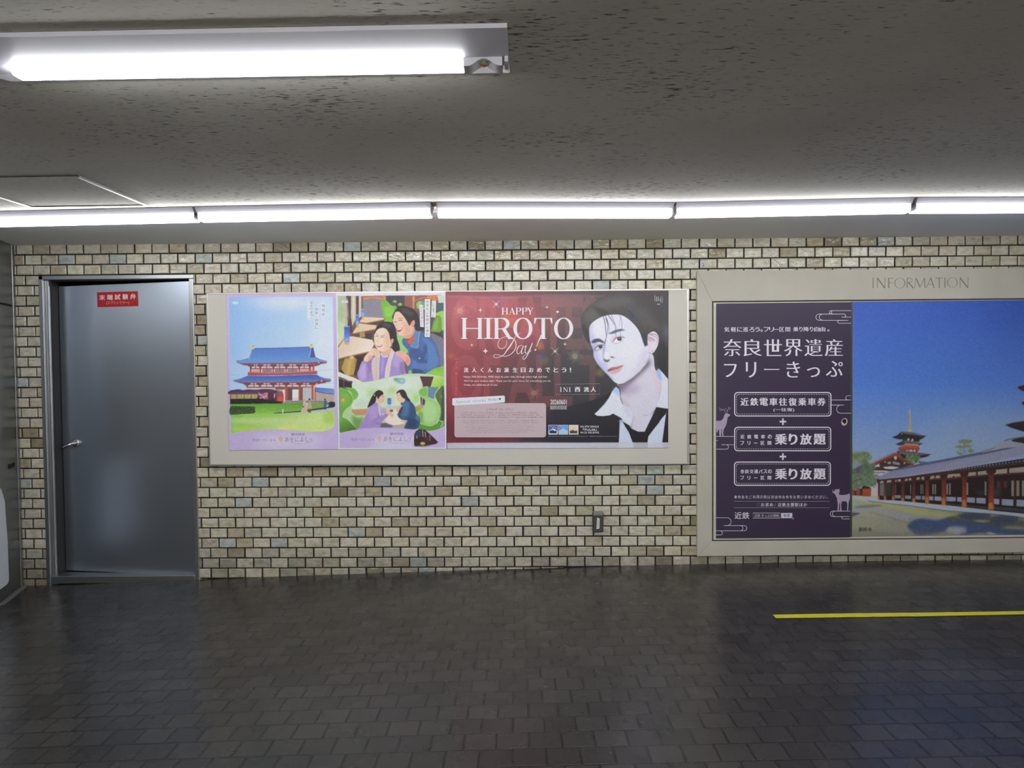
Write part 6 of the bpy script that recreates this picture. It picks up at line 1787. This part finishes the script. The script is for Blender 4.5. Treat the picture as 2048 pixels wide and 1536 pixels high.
# ------------------------------------------------------------------ temple photograph
def temple_poster():
    C = Pic(1702, 596, 2068, 1078, 1.15, (110, 150, 220))
    C.view(1680, 530, 2.56)
    C.rect(50, 160, 1000, 620, ((400, 180), (62, 98, 196), (400, 640), (84, 128, 216))); C.rect(50, 618, 1000, 1300, ((400, 618), (84, 128, 216), (400, 1000), (150, 174, 212)))
    C.ell(800, 900, 400, 150, (160, 180, 210), .5, 80); C.ell(940, 250, 200, 120, (56, 88, 180), .4, 60)
    # ground
    C.view(1700, 900, 8.533)
    C.poly([(-10, 770), (400, 790), (1700, 960), (3200, 1100), (3200, 1560), (-10, 1560)], ((200, 800), (176, 178, 160), (400, 1450), (150, 148, 132)))
    C.s([(20, 790), (200, 790), (420, 800), (480, 850), (300, 880), (100, 830)], (186, 194, 196), .9, 10); C.s([(100, 870), (400, 900), (900, 960), (1400, 1040), (1707, 1080), (2400, 1170), (2400, 1200), (1700, 1160), (1200, 1120), (700, 1000), (300, 930)], (176, 180, 116), .85, 16)
    C.s([(40, 980), (200, 950), (500, 1000), (1000, 1090), (1500, 1150), (2000, 1200), (1300, 1260), (900, 1200), (500, 1090), (200, 1030)], (164, 164, 176), .8, 22); C.line([(330, 1060), (600, 1130), (800, 1190), (1100, 1260)], 18, (146, 122, 92), .6, 8); C.line([(30, 1160), (200, 1150), (300, 1165)], 16, (150, 136, 110), .6, 8); C.s([(60, 990), (200, 945), (480, 935), (540, 955), (260, 985)], (104, 110, 120), .7, 10)
    C.s([(-10, 1080), (100, 1068), (175, 1085), (80, 1120), (-10, 1140)], (74, 78, 100), .9, 8); C.ell(1000, 1380, 500, 60, (168, 170, 172), .5, 40); C.ell(300, 1280, 300, 100, (164, 164, 142), .5, 60)
    C.speck(20, 950, 2900, 1480, [(190, 186, 150), (140, 138, 120), (170, 176, 160)], 220, 8, 22, .3, None, .35)
    # tree shadow
    C.view(1848, 760, 4.8)
    C.s([(-160, 1400), (-100, 1345), (0, 1330), (120, 1345), (260, 1320), (420, 1345), (600, 1330), (760, 1380), (960, 1400), (1050, 1420), (1050, 1500), (700, 1480), (540, 1470), (350, 1490), (360, 1440), (250, 1410), (200, 1450), (80, 1480), (-60, 1490), (-120, 1450)], (62, 82, 124), .92, 10)
    C.s([(200, 1340), (360, 1290), (560, 1300), (760, 1330), (960, 1350), (960, 1400), (700, 1400), (420, 1360)], (84, 84, 76), .85, 12); C.s([(330, 1300), (430, 1270), (580, 1265), (640, 1290), (600, 1325), (420, 1340)], (66, 76, 96), .9, 10); C.s([(640, 1330), (700, 1300), (820, 1280), (900, 1290), (900, 1350), (820, 1380), (700, 1370)], (68, 78, 98), .9, 10)
    C.s([(470, 1352), (540, 1342), (640, 1352), (560, 1368)], (170, 166, 132), .8, 6); C.s([(740, 1420), (820, 1400), (960, 1410), (960, 1436), (820, 1432)], (160, 150, 120), .8, 8); C.s([(210, 1440), (300, 1405), (400, 1420), (390, 1470), (260, 1475)], (172, 176, 190), .8, 12); C.s([(595, 1465), (640, 1458), (690, 1480), (640, 1485)], (186, 186, 184), .8, 5)
    C.speck(-150, 1330, 960, 1480, [(60, 76, 110), (90, 104, 130), (120, 124, 120)], 120, 4, 12, .4, None, .6)
    # far buildings and trees at the left
    C.view(1700, 900, 8.533)
    C.poly([(360, 360), (640, 350), (480, 480), (470, 790), (360, 790)], (206, 196, 204)); C.poly([(380, 250), (780, 60), (1080, 250), (720, 350), (380, 350)], (70, 54, 52)); C.poly([(420, 270), (500, 230), (510, 300), (420, 320)], (206, 196, 200)); C.poly([(560, 290), (700, 278), (850, 296), (740, 330), (600, 320)], (210, 206, 212)); C.poly([(640, 210), (690, 190), (700, 240), (645, 236)], (160, 156, 170)); C.poly([(730, 190), (850, 220), (850, 262), (730, 240)], (150, 146, 160)); C.poly([(380, 345), (560, 350), (660, 356), (620, 390), (380, 380)], (190, 186, 196)); C.line([(380, 330), (480, 300), (640, 345), (760, 345)], 22, (66, 46, 46)); C.line([(380, 388), (600, 384)], 10, (110, 66, 60))
    C.poly([(375, 235), (780, 45), (1100, 240), (1060, 268), (775, 100), (395, 262)], (142, 66, 50)); C.line([(370, 222), (600, 115), (780, 40), (900, 110), (1110, 238)], 26, (154, 146, 156), 1, 2, False); C.s([(750, 120), (790, 105), (800, 150), (770, 168)], (206, 190, 130)); C.ell(600, 205, 14, 12, (206, 186, 110)); C.ell(930, 222, 16, 14, (206, 186, 110)); C.line([(640, 95), (700, 65), (770, 50)], 8, (90, 96, 104))
    # pagoda
    C.view(1700, 780, 10.24)
    C.line([(1228, 410), (1232, 560), (1226, 860)], [16, 34, 56], (196, 180, 130))
    for i in range(11):
        C.rect(1204, 500 + i * 28, 1258, 510 + i * 28, (150, 120, 100), .7)
    C.rect(1196, 800, 1262, 860, (190, 184, 110)); C.line([(1228, 380), (1228, 440)], 10, (190, 196, 190), .8)
    C.poly([(1060, 960), (1440, 960), (1420, 1060), (1080, 1060)], (60, 50, 56)); C.s([(870, 965), (960, 930), (1040, 865), (1100, 880), (1130, 960), (1060, 1010), (960, 1000)], (46, 42, 56)); C.poly([(1040, 855), (1180, 860), (1280, 872), (1480, 925), (1565, 935), (1500, 985), (1380, 1040), (1300, 1020), (1160, 1010), (1090, 900)], (44, 42, 52)); C.poly([(1045, 852), (1190, 858), (1290, 872), (1480, 925), (1562, 938), (1540, 952), (1380, 932), (1150, 900), (1080, 885)], (112, 100, 106)); C.s([(1170, 1030), (1200, 980), (1220, 1030)], (196, 186, 180)); C.s([(1250, 1045), (1280, 990), (1300, 1045)], (196, 186, 180)); C.ell(1058, 895, 12, 20, (186, 160, 96))
    C.poly([(930, 1110), (1060, 1050), (1180, 1040), (1400, 1070), (1500, 1100), (1400, 1140), (1150, 1110), (1020, 1140)], (60, 58, 66)); C.poly([(1060, 1045), (1180, 1040), (1400, 1070), (1496, 1096), (1440, 1110), (1150, 1080)], (104, 98, 104)); C.poly([(1120, 1090), (1400, 1110), (1400, 1150), (1110, 1150)], (176, 140, 128))
    C.poly([(985, 1180), (1110, 1130), (1400, 1150), (1435, 1200), (1400, 1240), (1120, 1220), (990, 1220)], (168, 74, 50)); C.line([(1000, 1190), (1120, 1150), (1420, 1180)], 8, (206, 130, 90), .8, 0, False); C.poly([(1010, 1215), (1400, 1225), (1380, 1280), (1020, 1270)], (110, 76, 84))
    for x in (1165, 1225, 1260, 1320):
        C.s([(x - 22, 1258), (x, 1220), (x + 22, 1258)], (216, 206, 214))
    C.poly([(960, 1270), (1010, 1250), (1200, 1250), (1380, 1280), (1660, 1312), (1600, 1360), (1470, 1390), (1300, 1340), (1100, 1330), (990, 1330)], (104, 96, 106)); C.poly([(1000, 1310), (1200, 1330), (1420, 1340), (1640, 1320), (1560, 1370), (1440, 1392), (1380, 1440), (1100, 1400)], (40, 38, 44)); C.ell(985, 1280, 26, 40, (90, 60, 66), .9, 6)
    C.s([(1120, 1400), (1180, 1330), (1260, 1310), (1360, 1340), (1440, 1380), (1400, 1430), (1340, 1500), (1260, 1480), (1180, 1430)], (84, 112, 76), .95, 8); C.speck(1120, 1310, 1440, 1480, [(110, 136, 90), (60, 88, 60), (140, 160, 110)], 60, 8, 22, .7); C.poly([(1400, 1460), (1560, 1470), (1560, 1500), (1420, 1500)], (110, 90, 96), .9, 4); C.ell(1300, 1470, 24, 24, (190, 180, 140), .8, 6)
    C.view(1700, 900, 8.533)
    tr = [(20, 60), (120, 40), (260, 30), (340, 80), (370, 140), (300, 190), (380, 260), (430, 300), (400, 420), (480, 420), (470, 520), (420, 600), (220, 620), (120, 660), (20, 690), (-20, 400)]
    C.s(tr, (96, 116, 84), .88, 14); C.speck(20, 40, 350, 200, [(130, 144, 84), (96, 112, 66), (160, 170, 130)], 90, 8, 24, .55); C.speck(20, 220, 440, 640, [(84, 110, 84), (120, 140, 112), (70, 94, 76), (140, 156, 130)], 170, 8, 26, .55); C.s([(40, 200), (130, 190), (200, 230), (170, 300), (40, 330)], (150, 164, 196), .7, 20); C.s([(60, 340), (150, 280), (230, 260), (180, 340), (150, 410), (80, 350)], (84, 74, 78), .8, 12); C.line([(40, 540), (110, 520), (200, 490)], 14, (60, 70, 64), .8, 6)
    C.poly([(200, 640), (240, 605), (330, 630), (360, 660), (360, 700), (200, 690)], (58, 42, 42)); C.rect(212, 660, 358, 790, (166, 78, 44)); C.rect(110, 650, 166, 780, (164, 76, 46)); C.rect(20, 680, 74, 775, (150, 76, 50)); C.rect(74, 690, 110, 775, (52, 46, 44)); C.rect(166, 660, 214, 780, (60, 46, 46)); C.line([(212, 700), (358, 700)], 8, (206, 120, 80), .6, 0, False)
    # gallery
    C.poly([(470, 480), (800, 460), (1700, 340), (3200, 110), (3200, 1120), (2400, 1050), (1700, 950), (480, 850)], (42, 32, 32)); C.poly([(510, 570), (590, 560), (590, 790), (510, 780)], (120, 128, 132), .9, 4); C.poly([(600, 560), (700, 560), (700, 790), (620, 780)], (54, 66, 60), .9, 10)
    C.poly([(480, 520), (1000, 460), (1700, 380), (3200, 160), (3200, 200), (1700, 420), (1000, 500), (480, 550)], (54, 40, 38))
    def top(x):            # upper edge of the plaster band
        return 545 - (x - 480) * .0975
    for x0, x1 in ((505, 580), (620, 712), (752, 800), (812, 880), (922, 985), (998, 1065), (1118, 1195), (1210, 1290), (1340, 1445), (1460, 1565), (1622, 1800)):
        C.poly([(x0 + 8, top(x0) - 12), (x1 - 8, top(x1) - 12), (x1 - 2, top(x1) + 26), (x0 + 2, top(x0) + 26)], (182, 166, 150))
    C.line([(480, 580), (1000, 535), (1700, 478)], 12, (104, 54, 44), 1, 0, False)
    for x0, x1 in ((760, 870), (940, 1040), (1120, 1210), (1230, 1280), (1350, 1420), (1440, 1550), (1640, 1760)):
        C.poly([(x0, 770 + (x0 - 760) * .03), (x1, 770 + (x1 - 760) * .03), (x1, 820 + (x1 - 760) * .06), (x0, 820 + (x0 - 760) * .06)], (140, 144, 166))
    for x0, x1 in ((1208, 1222), (1240, 1252), (1408, 1424), (1446, 1462), (1646, 1664), (1030, 1040), (775, 783)):
        C.rect(x0, 590, x1, 750, (170, 160, 146), .85)
    for x, w, yb in ((490, 34, 850), (600, 40, 850), (740, 46, 858), (902, 50, 875), (1090, 56, 890), (1318, 62, 912), (1600, 74, 940)):
        C.poly([(x - w * .45, 520 - (x - 490) * .07), (x + w * .45, 520 - (x - 490) * .07), (x + w * .5, yb), (x - w * .5, yb)], ((x, 560), (84, 40, 38), (x, yb - 90), (120, 54, 44))); C.poly([(x - w * .5, yb - 60), (x + w * .2, yb - 70), (x + w * .5, yb - 10), (x + w * .5, yb), (x - w * .5, yb)], (190, 120, 62), .9, 4); C.s([(x - w * .9, 505 - (x - 490) * .082), (x + w * .9, 500 - (x - 490) * .082), (x + w * .5, 560 - (x - 490) * .07), (x - w * .5, 565 - (x - 490) * .07)], (70, 40, 40))
    # plinth
    C.poly([(300, 862), (480, 848), (800, 862), (1700, 948), (2500, 1040), (3200, 1110), (3200, 1170), (2500, 1090), (1700, 1038), (1000, 948), (560, 900)], (182, 190, 204)); C.line([(310, 866), (560, 902), (1000, 950), (1700, 1042), (2500, 1100), (3000, 1170)], 9, (84, 92, 112), 1, 1, False)
    # the near bays
    C.view(1848, 760, 4.8)
    C.poly([(210, 940), (340, 930), (340, 945), (205, 960)], (110, 56, 46))
    for q in ([(-10, 930), (10, 928), (4, 960), (-10, 962)], [(50, 930), (100, 924), (100, 945), (44, 955)], [(112, 922), (168, 916), (172, 940), (112, 946)], [(215, 912), (275, 905), (275, 935), (200, 945)], [(290, 903), (360, 895), (368, 924), (290, 932)], [(412, 890), (500, 882), (500, 915), (400, 926)], [(516, 880), (606, 868), (615, 905), (516, 914)], [(690, 862), (800, 850), (800, 895), (664, 906)], [(818, 848), (960, 834), (1050, 830), (1050, 880), (818, 893)]):
        C.poly(q, (176, 158, 142))
    C.line([(0, 962), (400, 932), (960, 892), (1050, 884)], 12, (92, 48, 42), 1, 0, False)
    for q in ([(50, 1120), (85, 1122), (85, 1155), (50, 1152)], [(102, 1120), (165, 1124), (165, 1160), (102, 1156)], [(238, 1122), (304, 1124), (304, 1165), (238, 1160)], [(318, 1124), (362, 1126), (362, 1170), (318, 1166)], [(412, 1126), (490, 1130), (490, 1180), (412, 1174)], [(504, 1130), (592, 1134), (592, 1188), (504, 1182)], [(668, 1138), (724, 1142), (722, 1196), (668, 1190)], [(740, 1142), (858, 1148), (856, 1210), (740, 1200)], [(888, 1148), (1050, 1154), (1050, 1220), (888, 1212)]):
        C.poly(q, (158, 162, 182))
    for x0, x1, y0, y1 in ((82, 92, 1000, 1095), (104, 113, 1000, 1098), (217, 228, 995, 1100), (242, 254, 992, 1102), (408, 424, 985, 1105), (582, 600, 975, 1108), (620, 632, 975, 1108), (838, 864, 965, 1115), (888, 914, 965, 1116), (940, 960, 965, 1116)):
        C.rect(x0, y0, x1, y1, (164, 152, 136), .9)
    C.rect(704, 970, 730, 1040, (120, 70, 56), .7, 6); C.rect(764, 970, 800, 1036, (110, 66, 56), .7, 6); C.ell(700, 1080, 40, 40, (60, 90, 100), .6, 16); C.ell(540, 1080, 40, 24, (60, 76, 80), .5, 12); C.poly([(215, 1180), (360, 1195), (620, 1215), (620, 1245), (400, 1222), (215, 1200)], (54, 62, 66)); C.poly([(670, 1210), (960, 1240), (1050, 1250), (1050, 1290), (960, 1272), (670, 1240)], (60, 66, 72))
    for x, w, yt, yb in ((30, 34, 940, 1188), (190, 42, 925, 1200), (387, 46, 905, 1218), (645, 54, 880, 1243)):
        C.poly([(x - w * .45, yt), (x + w * .45, yt), (x + w * .5, yb), (x - w * .5, yb)], ((x, yt), (92, 44, 38), (x, yb - 60), (150, 66, 44))); C.poly([(x - w * .5, yb - 60), (x + w * .15, yb - 70), (x + w * .5, yb), (x - w * .5, yb)], (196, 130, 66), .9, 4); C.s([(x - w * .8, yt - 10), (x + w * .8, yt - 16), (x + w * .6, yt + 18), (x - w * .6, yt + 22)], (66, 38, 36))
    for x in (738, 872):
        C.rect(x - 9, 960, x + 9, 1210, (70, 36, 34))
    # gallery roof
    C.view(1700, 900, 8.533)
    roof = [(372, 470), (560, 430), (730, 350), (1250, 240), (1707, 150), (3100, -150), (3100, 60), (1707, 348), (1000, 452), (500, 505), (480, 490)]
    C.poly(roof, ((1200, 240), (136, 140, 176), (1260, 440), (156, 156, 186)))
    C.poly([(720, 352), (900, 300), (1250, 222), (1707, 136), (2400, 0), (3100, -150), (3100, -100), (2400, 50), (1707, 180), (1250, 262), (900, 330)], (84, 96, 130))
    rk = C.mask(roof)
    for i in range(60):
        x = 560 + i * 44
        C.line([(x + 90, 200 - (x - 560) * .12), (x, 530)], 8, (120, 122, 156), .4, 0, False, rk)
    for i in range(70):
        x = 505 + i * (14 + i * .35)
        if x > 3000: break
        yy = 505 - (x - 505) * .128 if x > 1000 else 505 - (x - 505) * .105
        C.ell(x, yy - 4, 6 + i * .12, 9 + i * .12, (176, 170, 190), .85, 2); C.ell(x + 8, yy + 12 + i * .1, 5, 6, (60, 48, 44), .8, 2)
    C.line([(490, 512), (1000, 466), (1707, 372), (3000, 190)], 16, (66, 50, 46), .9, 3, False)
    for i in range(46):
        x = 1300 + i * 40
        C.ell(x, 442 - (x - 1300) * .135, 6, 6, (170, 150, 80), .6, 2)
    # tree over the roof, eaves of the near pagoda
    C.view(1848, 760, 4.8)
    C.line([(382, 700), (384, 640), (392, 590)], 8, (120, 116, 100))
    for q in ([(330, 590), (370, 572), (455, 580), (440, 605), (350, 606)], [(300, 640), (340, 625), (380, 640), (370, 655), (320, 654)], [(380, 630), (430, 622), (442, 640), (400, 650)], [(420, 680), (450, 660), (480, 685), (450, 700)], [(330, 715), (350, 695), (380, 710), (360, 722)]):
        C.s(q, (128, 138, 96), .95, 3)
    C.speck(320, 575, 470, 710, [(150, 158, 120), (110, 124, 84)], 40, 4, 9, .5)
    C.poly([(540, 690), (760, 590), (850, 572), (1050, 560), (1050, 640), (800, 650), (560, 695)], (160, 164, 178)); C.line([(550, 684), (660, 658), (680, 650)], 8, (120, 116, 110), .7, 0, False)
    for q in ([(900, 60), (960, 44), (1050, 30), (1050, 130), (955, 108), (905, 84)], [(936, 212), (960, 200), (1050, 180), (1050, 280), (950, 240)], [(776, 430), (860, 406), (960, 392), (1050, 380), (1050, 520), (950, 494), (830, 456)], [(838, 574), (960, 540), (1050, 528), (1050, 640), (940, 604), (850, 590)]):
        C.poly(q, (44, 40, 44)); C.line([q[0], q[1], q[2]], 8, (150, 130, 122), .9, 1, False)
    C.line([(770, 582), (850, 562), (960, 548)], 9, (104, 96, 96), 1, 0, False)
    C.view(1680, 530, 2.56)
    C.ell(100, 1380, 500, 20, (120, 116, 96), .4, 12)
    C.grain(3.0, .8)
    o = C.sheet('poster', [(1705.8, 603.4), (2250, 598), (2249, 1067), (1704.2, 1073.4)], YI - .0012, PRINT * 1.12, None, .4)
    tag(o, 'large temple photograph with blue sky and long tiled gallery, right inside the stone board', 'poster')
    p = Print(YI - .0015, 1700, 900, 8.533)
    for ch, cx in zip('薬師寺', (180, 256, 338)):
        p.text(ch, cx - 34, 1322, cx + 34, 1392, (44, 42, 42), .012)
    p.build('place_lettering', o)
temple_poster()
